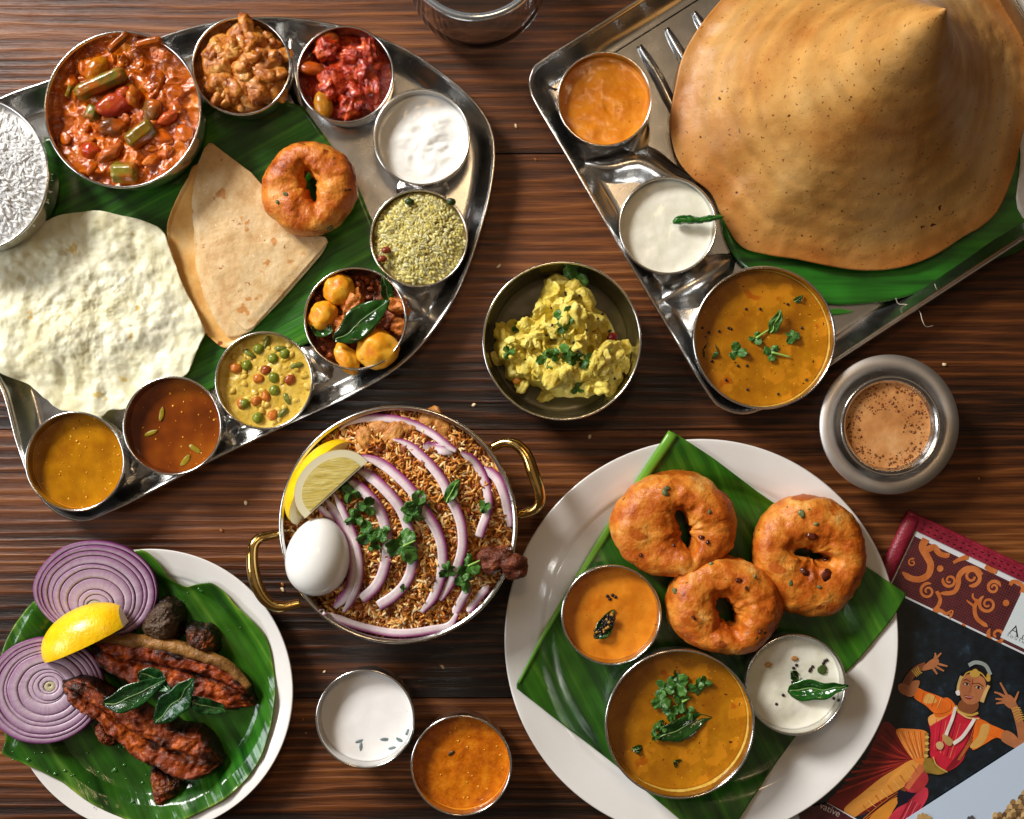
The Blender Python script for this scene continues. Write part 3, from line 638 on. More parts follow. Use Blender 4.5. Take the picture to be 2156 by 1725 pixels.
def coriander(px, py, r, z, label, rz=0., seed=0, stem=None, tilt=0.005, parent=None, name='coriander_leaf', m=COR, group='coriander leaves'):
    th = np.linspace(0, 2 * PI, 90, endpoint=False)
    q = .34 + .50 * np.abs(np.cos(1.5 * th)) ** .8 + .10 * np.abs(np.cos(7.5 * th + seed)) - .05; q *= 1 + .12 * vn(np.stack([np.cos(th) * 2, np.sin(th) * 2, th * 0 + seed], 1), seed)
    out = np.stack([px + r * q * np.cos(th + rz), py + r * q * np.sin(th + rz)], 1)
    cw = W(px, py, z)
    zf = lambda x, y, t, a: z + tilt * .8 * fbm(P3(x * 130, y * 130), seed, 3) + tilt * .35 * t * np.cos(3 * a + seed) + tilt * .25 * np.sin(a + seed) * t
    V, F, _ = star(out, zf, 9, 90, .0004, (px, py), z, False)
    o = mk(name, V, F, m, parent, label, 'herb' if parent is None else None, group if parent is None else None)
    if stem:
        a = W(px, py, z); e = W(*stem, z - .001); s = np.linspace(0, 1, 8)[:, None]; V, F = sweep(a + (e - a) * s + np.array([0, 0, .0006]), circ(R(2.4), 6), scale=np.linspace(1, .7, 8)); mk('stem', V, F, STEM, o)
    return o
# tray sambar garnish
leaf((1622, 704), (1644, 652), 24, .0383, .043, 'coriander_leaf', 'upright pointed coriander leaf at the centre of the tray sambar', COR, 'coriander leaves', seed=5)
coriander(1552, 740, 24, .0383, 'dark coriander leaf at the left of the tray sambar', .3, 1)
coriander(1592, 712, 18, .0383, 'coriander leaf with pale stem near the centre of the tray sambar', 1, 2, (1618, 695))
coriander(1668, 708, 20, .0383, 'coriander leaf at the right of the tray sambar', 2, 3)
coriander(1624, 742, 22, .0383, 'coriander leaf with long pale stem lowest in the tray sambar', 1.4, 4, (1664, 752))
rg = np.random.default_rng(4); parts = []
for px, py in [(1535, 690), (1540, 692), (1515, 697), (1555, 770), (1574, 770), (1602, 650), (1572, 650), (1500, 760), (1530, 800), (1640, 830), (1690, 690), (1660, 640), (1700, 800), (1575, 820), (1480, 690), (1494, 700)]:
    x, y, _ = W(px, py, .0395); parts.append(blob((x, y, .0367), (.0012, .0012, .001), sub=2, amp=.1))
V, F = join(parts); mk('mustard_seed', V, F, MUST, ts, kind='stuff')
leaf((1480, 735), (1512, 745), 40, .0362, .0362, 'curry_leaf', 'dark leaf sunk at the left wall of the tray sambar', seed=9)
leaf((1668, 640), (1690, 622), 12, .0368, .037, 'curry_leaf', 'dark sliver of leaf at the upper right of the tray sambar', seed=11)
# plate sambar garnish
for i, (px, py, r, k) in enumerate([(1398, 1450, 26, 0), (1428, 1442, 30, 1), (1392, 1475, 28, 2), (1436, 1478, 26, 3), (1468, 1448, 24, 4), (1484, 1440, 20, 5), (1412, 1500, 24, 6), (1390, 1530, 18, 7), (1380, 1550, 14, 8), (1450, 1500, 18, 9), (1425, 1424, 16, 10)]):
    coriander(px, py, r, .0435 + .0012 * (i % 3), 'coriander leaf in the clump floating on the plate sambar', k * 1.3, i + 20, group='coriander clump on the plate sambar', stem=(1452, 1470) if i == 3 else None)
leaf((1382, 1556), (1498, 1508), 46, .0428, .0448, 'curry_leaf', 'glossy dark curry leaf below the coriander clump on the plate sambar', seed=7, pw=.85)
leaf((1418, 1600), (1448, 1625), 22, .0418, .0418, 'curry_leaf', 'dark leaf sunk low in the plate sambar', seed=8)
leaf((1330, 1578), (1356, 1572), 16, .0418, .0418, 'curry_leaf', 'dark sliver sunk at the left of the plate sambar', seed=6)
# chutney garnish on the plate
CH = lin
b = bw['pch']; seeds = [(1279, 1256), (1284, 1262), (1290, 1254), (1296, 1258), (1258, 1330), (1259, 1324), (1276, 1298), (1273, 1305)]
seeds += [(1268 + 26 * math.sin(i * 2.4) * (i / 40) ** .5, 1330 - 0 + 24 * math.cos(i * 2.4) * (i / 40) ** .5) for i in range(0)]
lf = leaf((1253, 1345), (1295, 1285), 34, .0365, .039, 'curry_leaf', 'curry leaf heaped with mustard seeds on the orange plate chutney', seed=1, fold=.5)
rg = np.random.default_rng(14); parts = []; sc = []
for i in range(60):
    u = rg.random(); px = 1262 + u * 28 + rg.normal(0, 5); py = 1332 - u * 34 + rg.normal(0, 5); x, y, _ = W(px, py, .040)
    parts.append(blob((x, y, .039 + .003 * rg.random()), (.0015, .0014, .0012), sub=2, amp=.1, seed=i)); sc.append(np.tile(L(40, 26, 22) if rg.random() < .7 else L(190, 140, 60), (len(parts[-1][0]), 1)))
V, F = join(parts); mk('mustard_seed', V, F, VCG, lf, kind='stuff', col=np.concatenate(sc))
parts = [blob((*W(px, py, .037)[:2], .0355), (.0016, .0015, .0013), sub=2, amp=.1) for px, py in seeds]
V, F = join(parts); mk('mustard_seed', V, F, MUST, None, 'loose dark mustard seeds beside the leaf on the orange plate chutney', 'seeds', kind='stuff')
leaf((1660, 1460), (1785, 1442), 44, .0365, .046, 'curry_leaf', 'shiny green curry leaf reaching over the rim of the plate coconut chutney', mat('fresh_leaf', [(.35, L(16, 62, 14)), (.65, L(36, 104, 26))], ns=60, rough=.12, coat=.4, bump=((120, .4, .003, 3),)), seed=4, pw=.62, fold=.5)
leaf((1664, 1412), (1690, 1440), 20, .036, .037, 'curry_leaf', 'narrow upper lobe of leaf in the plate coconut chutney', seed=8)
parts = [blob((*W(px, py, .0365)[:2], .0346), (.0014, .0014, .0012), sub=2, amp=.1) for px, py in [(1678, 1402), (1672, 1408), (1708, 1410), (1712, 1405), (1738, 1393), (1735, 1398), (1742, 1391), (1650, 1465), (1636, 1484), (1757, 1472), (1670, 1438), (1706, 1414)]]
V, F = join(parts); mk('mustard_seed', V, F, MUST, wch, kind='stuff')
for i, (px, py) in enumerate([(1673, 1387), (1705, 1465), (1617, 1400)]): vblob('lentil', wch, px, py, .0352, (.0028, .0022, .0014), L(200, 140, 70), i, .1)
vblob('leaf_chip', wch, 1731, 1410, .0352, (.004, .004, .0006), L(70, 90, 40), 4, .3)
# chilli on the tray white chutney
p = catmull([W(1416, 468, .0375), W(1440, 462, .040), W(1468, 464, .0405), W(1495, 460, .0415), W(1523, 457, .044)], 30, False)
cs = np.array([.35, .7, .9, 1, 1.05, 1.02, .95, 1, .95, 1, 1.05, .95, 1, .9, .95, .9, .85, .9, .8, .85, .8, .75, .8, .72, .75, .65, .6, .5, .4, .2])
V, F = sweep(p, circ(R(8.5), 12)); V, F = sweep(p, circ(R(8.5), 12), scale=cs); V = V + .0009 * np.stack([vn(V * 260, 1), vn(V * 260, 2), vn(V * 260, 3)], 1)
mk('green_chilli', V, F, mat('chilli_skin', [(.35, L(10, 60, 14)), (.65, L(40, 110, 30))], ns=120, rough=.12, coat=.4, bump=((200, .4, .002, 3),)), None, 'wrinkled fried green chilli lying across the rim of the white chutney bowl', 'chilli')

# mashed potato mound
b = bw['masala']; zb = .012
mo = [(1188, 568), (1210, 582), (1222, 612), (1252, 636), (1275, 655), (1300, 690), (1315, 730), (1332, 760), (1325, 790), (1318, 812), (1290, 828), (1262, 830), (1225, 838), (1190, 838), (1150, 820), (1105, 805), (1068, 795), (1058, 770), (1040, 745), (1045, 715), (1075, 700), (1105, 680), (1130, 645), (1142, 605), (1152, 580)]
def zmo(x, y, t, th):
    n1 = fbm(P3(x * 55, y * 55), 31, 5); n2 = 1 - np.abs(fbm(P3(x * 90, y * 90), 33, 3)) * 2.2
    return zb + (.031 + .017 * n1 + .013 * n2) * (1 - t ** 3.2) ** .6 + .006 * n1 * (t < .97)
V, F, T = star(mo, zmo, 70, 240, 0, (1195, 735), .040, True, .035, 3, tp=.8)
nv = np.stack([fbm(V * 110, 3, 4), fbm(V * 110, 9, 4), fbm(V * 160, 12, 3)], 1); V = V + nv * np.array([.0028, .0028, .0018])
def inbowl(P_, b):
    d_ = P_[:, :2] - np.array([b.x, b.y]); rr = np.hypot(d_[:, 0], d_[:, 1]) + 1e-9; lim = b.ri(np.clip(P_[:, 2], b.z0 + .004, b.zr)) - .0008; k_ = np.minimum(1, lim / rr); P_[:, :2] = np.array([b.x, b.y]) + d_ * k_[:, None]; return P_
V = inbowl(V, b)
mm = mk('mashed_potato', V, F, MASH, None, 'lumpy yellow mashed potato mound flecked with herbs', 'potato mash')
pool(b, .040, mat('oily_base', [(1, L(74, 66, 30))], rough=.25), 'oil', 'thin oily yellow layer under the mashed potato', 'oil', .0003)
rg = np.random.default_rng(21); parts = []
moP = WP(mo, .04); c0 = W(1195, 735, .04)[:2]
def mz(x, y):
    d = (V[:, 0] - x) ** 2 + (V[:, 1] - y) ** 2; i = np.argsort(d)[:4]; return V[i, 2].max()
lumps = []
for i in range(70):
    k = rg.integers(len(moP)); q = rg.random() ** .55 * .98; x, y = c0 + (moP[k] - c0) * q + rg.normal(0, .004, 2); s = .003 + .007 * rg.random() ** 1.5
    lumps.append(blob((x, y, mz(x, y) - s * .35), (s * 1.7, s * 1.1, s * .75), (rg.random(), rg.random(), rg.random() * 6), .62, 1.5, i, 4, 4))
LV, LF = join(lumps); LV = inbowl(LV, b); mk('mash_lump', LV, LF, MASH, mm, kind='stuff')
sd = []
for i in range(42):
    k = rg.integers(len(moP)); q = rg.random() ** .6 * .95; x, y = c0 + (moP[k] - c0) * q; sd.append(blob((x, y, mz(x, y) + .0015), (.0012, .0012, .001), sub=2, amp=.1))
SV, SF = join(sd); SV = inbowl(SV, b); mk('mustard_seed', SV, SF, MUST, mm, kind='stuff')
for i, (px, py, c) in enumerate([(1189, 696, L(176, 50, 26)), (1290, 710, L(150, 40, 24)), (1288, 714, L(120, 20, 20)), (1248, 690, L(220, 130, 30)), (1130, 770, L(210, 120, 30)), (1262, 810, L(226, 140, 40)), (1090, 800, L(226, 150, 60))]):
    x, y, _ = W(px, py, .045); vblob('pepper_bit', mm, px, py, mz(x, y) + .001, (.0045, .004, .003), c, i, .2, m=VCG)
for i, (px, py, r, rz) in enumerate([(1208, 590, 36, 2.2), (1215, 575, 24, .6), (1190, 665, 28, 1.2), (1200, 680, 22, 2.8), (1184, 690, 18, 0), (1090, 690, 15, .5), (1065, 700, 14, 1), (1070, 742, 18, 2), (1186, 725, 22, .7), (1195, 742, 26, 1.9), (1150, 755, 26, 2.9), (1165, 748, 20, 1.1), (1210, 752, 24, 0), (1240, 762, 24, .5), (1275, 742, 12, 1.5), (1215, 818, 18, .3), (1225, 770, 16, 2.4)]):
    x, y, _ = W(px, py, .046); coriander(px, py, r, mz(x, y) + .003, 'chopped coriander leaf scattered on the yellow mashed potato', rz, 50 + i, group='coriander scattered on the mashed potato', tilt=.008)
# ------------------------------------------------------------------ left tray: banana leaf, papad, flatbreads
LEAFA = leaf_mat('banana_leaf_tray', math.radians(62), G0, G1, G2)
V, F, _ = star([(70, 300), (300, 235), (520, 195), (640, 226), (700, 310), (754, 392), (790, 480), (816, 588), (730, 680), (646, 725), (545, 770), (445, 822), (300, 860), (80, 720), (20, 560)],
               lambda x, y, t, th: .0036 + .0028 * ss(.5, 1, t) * (1 + fbm(P3(x * 25, y * 25), 3, 3)), 40, 160, .0005, (430, 540), .004, False)
mk('banana_leaf', V, F, LEAFA, None, 'green banana leaf lining the leaf shaped tray', 'leaf', col=leafcol(V, _, 1))
PAP = mat('papad', [(.3, L(210, 200, 156)), (.48, L(224, 219, 186)), (.7, L(232, 229, 204))], ns=26, nd=6, rough=.45, sss=.25, sssr=(.004, .0035, .002), bump=((420, .28, .0014, 5), (900, .15, .0005, 2)), specks=((520, .735, L(206, 172, 90), 2), (48, .685, L(214, 186, 118), 5)))
pol = [(-22, 650), (-18, 570), (10, 528), (55, 492), (115, 462), (170, 448), (215, 446), (262, 456), (300, 464), (342, 488), (364, 540), (376, 580), (396, 622), (428, 690), (424, 722), (404, 768), (388, 792), (330, 838), (268, 862), (232, 862), (212, 880), (178, 872), (128, 862), (60, 812), (0, 780), (-16, 720)]
def zpap(x, y, t, th):
    a = P3(x * 26 + y * 7, y * 18 - x * 6); n = fbm(a, 41, 4); m_ = fbm(P3(x * 62, y * 62), 43, 4)
    fold = .011 * np.exp(-((x * .5 + y * .86) - (-.005)) ** 2 / .00006)
    c_ = W(250, 760, .02); d2 = (x - c_[0]) ** 2 + (y - c_[1]) ** 2
    dn = lambda a, b_, w_, h_, k_=1.: -h_ * np.exp(-(((x - W(a, b_)[0]) * k_) ** 2 + (y - W(a, b_)[1]) ** 2) / (w_ * S) ** 2)
    dents = dn(335, 745, 26, .009, .8) + dn(285, 800, 30, .010) + dn(240, 840, 26, .009, 1.6) + dn(150, 800, 24, .009, 1.8) + dn(60, 720, 34, .009, .7) + dn(455, 640, 24, .006) + dn(215, 520, 30, .004) + dn(170, 640, 20, .005, 2) + dn(300, 560, 22, .005) + dn(90, 600, 26, .005, .7) + dn(70, 820, 26, .008) + dn(360, 830, 24, .008)
    return .0155 + dents * .62 + .009 * n * (.5 + .5 * t) + .0040 * m_ + .0016 * fbm(P3(x * 160, y * 160), 45, 3) + .012 * np.exp(-((x - W(120, 700)[0]) ** 2 / .0012 + (y - W(120, 720)[1]) ** 2 / .0006)) + .002 * t
V, F, _ = star(pol, zpap, 90, 280, .0012, (195, 655), .016, True, .014, 7)
mk('papad', V, F, PAP, None, 'crisp blistered cream papad on the leaf shaped tray', 'papad')
def c6(pts): return [(299.4 + x / 3.0638, 284.5 + y / 3.0638) for x, y in pts]
CHAP = mat('pale_flatbread', [(.3, L(190, 146, 92)), (.5, L(212, 178, 126)), (.7, L(228, 202, 158))], ns=48, nd=6, nr=.66, rough=.5, bump=((130, .4, .003, 6), (700, .15, .0006, 3)), specks=((60, .665, L(196, 136, 72), 3), (85, .70, L(160, 92, 42), 3), (300, .70, L(240, 222, 190), 3)))
CHAP2 = mat('golden_flatbread', [(.3, L(200, 142, 66)), (.5, L(222, 172, 96)), (.7, L(234, 200, 140))], ns=40, nd=5, rough=.42, bump=((200, .25, .0015, 5),), specks=((50, .685, L(140, 70, 26), 3),))
back = c6([(360, 190), (290, 290), (220, 420), (180, 520), (163, 620), (180, 800), (240, 1000), (300, 1120), (360, 1220), (440, 1310), (545, 1374), (640, 1300), (700, 1100), (700, 700), (560, 300)])
V, F, _ = star(back, lambda x, y, t, th: .0085 + .0012 * fbm(P3(x * 40, y * 40), 2, 3) + .0016 * (t > .96), 40, 180, .0022, c6([(480, 800)])[0], .009, True, .008, 3)
mk('flatbread', V, F, CHAP2, None, 'golden browned flatbread folded underneath the pale one', 'flatbread', 'folded flatbreads')
mid = c6([(345, 400), (330, 650), (345, 850), (400, 1050), (480, 1210), (550, 1305), (620, 1300), (700, 1262), (900, 1060), (1150, 770), (1190, 700), (700, 300), (440, 80), (370, 200)])
fr_ = c6([(425, 52), (448, 50), (520, 105), (700, 240), (860, 420), (1060, 640), (1180, 655), (1196, 688), (1140, 752), (900, 1030), (720, 1235), (668, 1262), (560, 1160), (440, 985), (365, 760), (322, 560), (316, 420), (350, 200), (400, 80)])
root = thing('flatbread', 'pale folded triangular flatbread lying on top', 'flatbread', W(510, 520, .01), 'folded flatbreads')
for nm, o_, z_ in (('lower_fold', mid, .0118), ('upper_fold', fr_, .0164)):
    V, F, _ = star(o_, lambda x, y, t, th: z_ + .0022 * fbm(P3(x * 28, y * 28), 5, 3) - .0014 * ss(.86, 1, t) + .003 * np.exp(-t * t * 3), 50, 240, .0026, c6([(600, 720)])[0], z_, False, .004, 5)
    mk(nm, V, F, CHAP, root)

# ------------------------------------------------------------------ vadas
VADA = mat('fried_batter', [(.32, L(132, 52, 8)), (.43, L(186, 92, 20)), (.56, L(214, 134, 48)), (.68, L(232, 178, 98))], ns=34, nd=8, nr=.66, rough=.36, bump=((110, .5, .004, 5), (380, .4, .0014, 4)),
           specks=((75, .70, L(150, 62, 18), 3), (130, .715, L(70, 40, 12), 3), (190, .725, L(70, 80, 44), 2), (30, .585, L(178, 88, 20), 7), (44, .65, L(140, 62, 16), 6)), spec=.45)
CHIP = mat('dark_fleck', [(.35, L(36, 16, 10)), (.65, L(96, 34, 16))], ns=200, rough=.25)
HERB = mat('herb_fleck', [(.35, L(70, 80, 44)), (.65, L(120, 128, 84))], ns=200, rough=.4)
def vada(px, py, ax, ay, a0, hole, z0, hgt, label, seed, flecks=(), herbs=()):
    """hole: (dx,dy,hx,hy,angle) in layout units."""
    nu, nv = 120, 44; th = np.linspace(0, 2 * PI, nu, endpoint=False); zc = z0 + hgt * .5; cx, cy, _ = W(px, py, zc)
    k = R(1, zc); hd, he, hx, hy, ha = hole
    dirs = np.stack([np.cos(th), np.sin(th)], 1)
    def ell(a, b, r): c, s = np.cos(th - r), np.sin(th - r); return 1 / np.sqrt((c / a) ** 2 + (s / b) ** 2)
    ro = ell(ax, ay, a0) * k * (1 + .045 * fbm(np.stack([np.cos(th) * 1.6, np.sin(th) * 1.6, th * 0], 1), seed, 3)); ri = ell(hx, hy, ha) * k * (1 + .25 * fbm(np.stack([np.cos(th) * 2.5, np.sin(th) * 2.5, th * 0 + 9], 1), seed, 3))
    pin = dirs * ri[:, None] + np.array([hd * k, -he * k]); pout = dirs * ro[:, None]
    ph = np.linspace(0, 2 * PI, nv, endpoint=False); cp, sp = np.cos(ph), np.sin(ph)
    f = (.5 + .5 * np.sign(cp) * np.abs(cp) ** .9)[None, :, None]
    xy = pin[:, None] * (1 - f) + pout[:, None] * f
    hh = hgt * .5 * (np.sign(sp) * np.abs(sp) ** .85)[None] * (1 + .12 * fbm(np.stack([np.cos(th) * 1.3, np.sin(th) * 1.3, th * 0 + 4], 1), seed, 2))[:, None]
    V = np.concatenate([xy, (zc + hh)[..., None]], 2)
    q = V.reshape(-1, 3); c3 = np.array([cx, cy, 0])
    n = np.concatenate([(V[..., :2] - (pin + pout)[:, None] / 2), (hh * .8)[..., None]], 2); n /= np.linalg.norm(n, axis=2)[..., None]
    inner = (1 - f[..., 0]) ** 2
    d = .0034 * fbm(q * 45 + seed * 9, seed, 4) + .0016 * fbm(q * 170, seed + 3, 4); d = d.reshape(nu, nv) + .0062 * inner * fbm(q * 130, seed + 5, 3).reshape(nu, nv)
    q = (V + n * d[..., None]).reshape(-1, 3) + c3; q[:, 2] = np.maximum(q[:, 2], z0)
    o = mk('vada', q, [grid_faces(nu, nv, True, True)], VADA, None, label, 'fritter', 'fried ring fritters')
    for i, (fx, fy, s) in enumerate(flecks + herbs):
        x, y, _ = W(fx, fy, z0 + hgt); dd = (q[:, 0] - x) ** 2 + (q[:, 1] - y) ** 2; z = q[np.argsort(dd)[:6], 2].max()
        BV, BF = blob((x, y, z), (R(s), R(s) * .7, .0022 if i < len(flecks) else .0012), (0, 0, i * 1.3), .4, 1.8, i + seed, 3)
        mk('browned_bit' if i < len(flecks) else 'herb_fleck', BV, [BF], CHIP if i < len(flecks) else HERB, o)
    return o
vada(653, 398, 102, 97, .3, (2, -6, 11, 36, math.radians(-72 + 90)), .013, .036, 'golden ring shaped vada leaning on the flatbread in the leaf shaped tray', 3, ((734, 398, 4), (727, 400, 3)), ((600, 408, 6), (690, 475, 7), (584, 425, 5)))
vada(1418, 1104, 131, 112, 0, (20, 10, 14, 44, math.radians(18)), .0105, .042, 'largest ring shaped vada at the top of the white plate with a slanted hole', 11, ((1478, 1132, 6), (1490, 1142, 5), (1420, 1150, 4), (1350, 1170, 4)), ((1400, 1038, 8), (1404, 1028, 6), (1493, 1078, 5)))
vada(1703, 1169, 115, 131, .2, (2, -2, 38, 13, math.radians(-14)), .0105, .040, 'ring shaped vada at the right of the white plate with raisin dark bits', 17, ((1711, 1130, 12), (1742, 1211, 13), (1696, 1206, 10), (1752, 1185, 6)), ((1688, 1082, 9), (1717, 1103, 5), (1664, 1227, 6), (1725, 1236, 5)))
vada(1522, 1272, 124, 104, -.1, (4, 14, 18, 34, math.radians(30)), .0125, .046, 'crinkled ring shaped vada at the centre of the white plate between the bowls', 23, ((1555, 1222, 7), (1570, 1238, 4), (1460, 1300, 5), (1600, 1330, 5)), ((1424, 1248, 7), (1500, 1190, 5), (1590, 1214, 4)))

# ------------------------------------------------------------------ dosa on the rectangular tray
LEAFB = leaf_mat('banana_leaf_dosa', math.radians(90), G0, (.018, .15, .010), (.05, .23, .02), 90.)
V, F, _ = star([(1540, 530), (1600, 585), (1680, 622), (1755, 641), (1830, 639), (1890, 630), (1945, 612), (2010, 588), (2080, 552), (2160, 515), (2230, 380), (2200, 250), (1900, 200), (1600, 300), (1520, 420)],
               lambda x, y, t, th: .004 + .0045 * ss(.6, 1, t), 30, 160, .0006, (1850, 420), .008, True)
mk('banana_leaf', V, F, LEAFB, None, 'bright banana leaf sticking out under the dosa', 'leaf', col=leafcol(V, _ * .97, 2))
V, F, _ = star([(1738, 652), (1770, 650), (1800, 657), (1770, 662), (1740, 664)], lambda x, y, t, th: .006 + 0 * x, 4, 30, .0005, None, .006, False)
mk('banana_leaf_scrap', V, F, LEAFB, None, 'small pointed scrap of banana leaf beside the wide sambar bowl', 'leaf scrap', col=leafcol(V, _ * .9, 3))
def hair(pts, z, r, label):
    p = catmull([W(x, y, zz) for (x, y), zz in zip(pts, z)], 40, False); V, F = sweep(p, circ(r, 5)); mk('leaf_fibre', V, F, mat_fib, None, label, 'fibre')
mat_fib = mat('pale_fibre', [(1, L(190, 180, 160))], rough=.6)
hair([(1886, 628), (1892, 640), (1910, 642), (1935, 655), (1942, 675), (1950, 688), (1965, 686)], [.014, .012, .014, .020, .026, .024, .02], .00035, 'long curling pale fibre hanging over the rectangular tray rim')
hair([(1968, 598), (1970, 608), (1962, 618), (1960, 626)], [.016, .015, .014, .012], .00035, 'short pale fibre hanging from the banana leaf under the dosa')
def dosa_mat():
    m = mat('dosa_crust', [(.30, L(170, 108, 44)), (.5, L(200, 148, 78)), (.70, L(220, 176, 110))], ns=12, nd=7, nr=.62, rough=.42, spec=.4, vc=1,
            bump=((60, .12, .006, 4), (380, .22, .0011, 4)), specks=((150, .75, L(76, 34, 10), 1), (330, .67, L(126, 74, 32), 2), (300, .70, L(196, 122, 52), 3)), rough2=(30, .36, .54))
    return m
DOS = dosa_mat()
base = catmull(WP([(1442, 108), (1422, 185), (1412, 262), (1426, 330), (1458, 372), (1499, 408), (1524, 462), (1562, 518), (1620, 536), (1680, 545), (1740, 558), (1800, 567), (1850, 568), (1900, 562), (1950, 546), (1990, 525), (2030, 498), (2072, 474), (2106, 440), (2132, 380), (2152, 300), (2172, 200), (2160, 90), (2112, 5), (2050, -70), (1950, -120), (1800, -150), (1680, -120), (1580, -60), (1500, 20)], .016), 260)
base = ccw(base); ap = W(1992, 18, .235)
nr_ = 110; t = (np.linspace(0, 1, nr_) ** .8)[:, None]; t[0] = .004
th = np.arctan2(base[:, 1] - ap[1], base[:, 0] - ap[0])
ker = np.hanning(111); ker /= ker.sum(); bs_ = np.stack([np.convolve(np.concatenate([base[-55:, i], base[:, i], base[:55, i]]), ker, 'valid') for i in (0, 1)], 1)
mixx = t ** 3; X = ap[0] + (base[None, :, 0] * mixx + bs_[None, :, 0] * (1 - mixx) - ap[0]) * t; Y = ap[1] + (base[None, :, 1] * mixx + bs_[None, :, 1] * (1 - mixx) - ap[1]) * t
zr_ = .0135 + .003 * fbm(np.stack([np.cos(th) * 1.6, np.sin(th) * 2.2, th * 0], 1), 5, 3)
Z = zr_ + (ap[2] - zr_) * (1 - t) ** 1.42
q = np.stack([X, Y, Z], 2).reshape(-1, 3)
d = .0030 * fbm(q * 20, 61, 3) + .0012 * fbm(q * 90, 62, 4); tt = np.repeat(t.ravel(), 260); d *= ss(0, .25, tt)
q[:, 2] += d * 1.2
lo = q.copy(); lo[:, 2] -= .0022; k = len(q); last = (nr_ - 1) * 260 + np.arange(260)
col = np.ones((len(q), 3)); e = ss(.86, 1., tt)[:, None] * (.5 + .5 * np.clip(.5 + fbm(q * 30, 70, 3), 0, 1))[:, None]
conc = (.92 + .14 * vn(np.stack([tt * 34 + .8 * fbm(q * 8, 5, 2), np.tile(th, nr_) * 1.2, tt * 0], 1), 9))[:, None]
col = col * conc * (1 - e * np.array([.12, .36, .55]))
mk('dosa', np.concatenate([q, lo]), [grid_faces(nr_, 260, False, True), grid_faces(nr_, 260, False, True)[:, ::-1] + k, np.stack([last, last + k, np.roll(last, -1) + k, np.roll(last, -1)], 1), list(range(260)), [k + i for i in range(260)][::-1]], DOS, None,
   'huge golden cone shaped dosa with a pointed peak', 'dosa', col=np.concatenate([col, col]))
V, F, _ = star([(2050, -60), (2280, -70), (2300, 400), (2160, 470), (2138, 430), (2150, 330), (2120, 100)], lambda x, y, t, th: .008 + .001 * fbm(P3(x * 40, y * 40), 2, 3), 14, 60, .0012, (2210, 180), .008, False)
mk('pale_sheet', V, F, mat('pale_grey_matte', [(.4, L(196, 190, 182)), (.6, L(214, 208, 200))], ns=60, rough=.8, bump=((200, .2, .002, 4),)), None, 'pale grey sheet peeking out behind the dosa', 'napkin')  # flat pale grey sheet put in beside the dosa's right edge

# ------------------------------------------------------------------ white plates
def plate(px, py, r, label, ex=1., ey=1., zr=.024):
    x, y, _ = W(px, py, zr); q = R(r, zr)
    pr = [(0, .0005), (.60 * q, .0005), (.62 * q, .0012), (.66 * q, .004), (.80 * q, .014), (.985 * q, zr - .003), (.998 * q, zr - .0014), (q, zr - .0004), (.994 * q, zr + .0004), (.98 * q, zr),
          (.93 * q, zr - .0022), (.87 * q, zr - .0050), (.82 * q, zr - .0078), (.785 * q, .0125), (.755 * q, .0085), (.72 * q, .0062), (.67 * q, .0054), (.5 * q, .0052), (0, .0052)]
    p = np.array(pr); d = np.concatenate([[0], np.cumsum(np.linalg.norm(np.diff(p, axis=0), axis=1))]); s = np.linspace(0, d[-1], 90); s = np.unique(np.concatenate([s, d])); p = np.stack([np.interp(s, d, p[:, 0]), np.interp(s, d, p[:, 1])], 1)
    V, F = lathe([(a, c) for a, c in p], x, y, 160, ex, ey)
    o = mk('white_plate', V, F, CHINA, None, label, 'plate', 'white china plates'); o['_'] = 0; del o['_']
    zp = np.array(pr)[8:][::-1]
    def zf(xx, yy): return np.interp(np.hypot((xx - x) / ex, (yy - y) / ey), zp[:, 0], zp[:, 1], right=zr)
    return o, zf
_, zpl = plate(1477, 1347, 415, 'large white china plate with three vadas and three bowls', 1, 1.018)
_, zpl2 = plate(317, 1456, 300, 'smaller white china plate under fried fish and onion slices')
LEAFC = leaf_mat('banana_leaf_square', math.radians(-27), G0, G1, G2, 120.)
sq = [(1412, 908), (1500, 965), (1590, 1032), (1690, 1100), (1800, 1178), (1900, 1247), (1868, 1300), (1815, 1375), (1740, 1475), (1660, 1580), (1580, 1680), (1520, 1760), (1470, 1752), (1380, 1680), (1280, 1600), (1180, 1520), (1086, 1442), (1088, 1432), (1140, 1340), (1220, 1215), (1300, 1085), (1370, 975)]
V, F, _ = star(sq, lambda x, y, t, th: np.maximum(zpl(x, y) + .0034, .0086) + .001 * ss(.9, 1, t) * fbm(P3(x * 40, y * 40), 4, 2), 110, 260, .0006, (1480, 1340), .016, False)
lq = mk('banana_leaf', V, F, LEAFC, None, 'square cut banana leaf laid cornerwise on the large white plate', 'leaf', col=leafcol(V, _ * .985, 4))
mr_ = resample(np.array([(1413, 912), (1370, 977), (1300, 1087), (1220, 1217), (1142, 1340), (1092, 1432)]), 60, False)
a = WP(mr_, .016); p = np.column_stack([a, np.maximum(zpl(a[:, 0], a[:, 1]) + .0034, .0086) + .001])
V, F = sweep(p, circ(R(9), 10, R(4)), scale=np.linspace(1.25, .3, 60)); mk('midrib', V, F, mat('leaf_midrib', [(.4, L(84, 140, 36)), (.6, L(110, 164, 50))], ns=1, stretch=(10, 10, 10), rough=.3), lq)
LEAFD = leaf_mat('banana_leaf_round', math.radians(-32), (.006, .045, .005), (.020, .125, .009), (.085, .265, .03), 105., .17, 1.0)
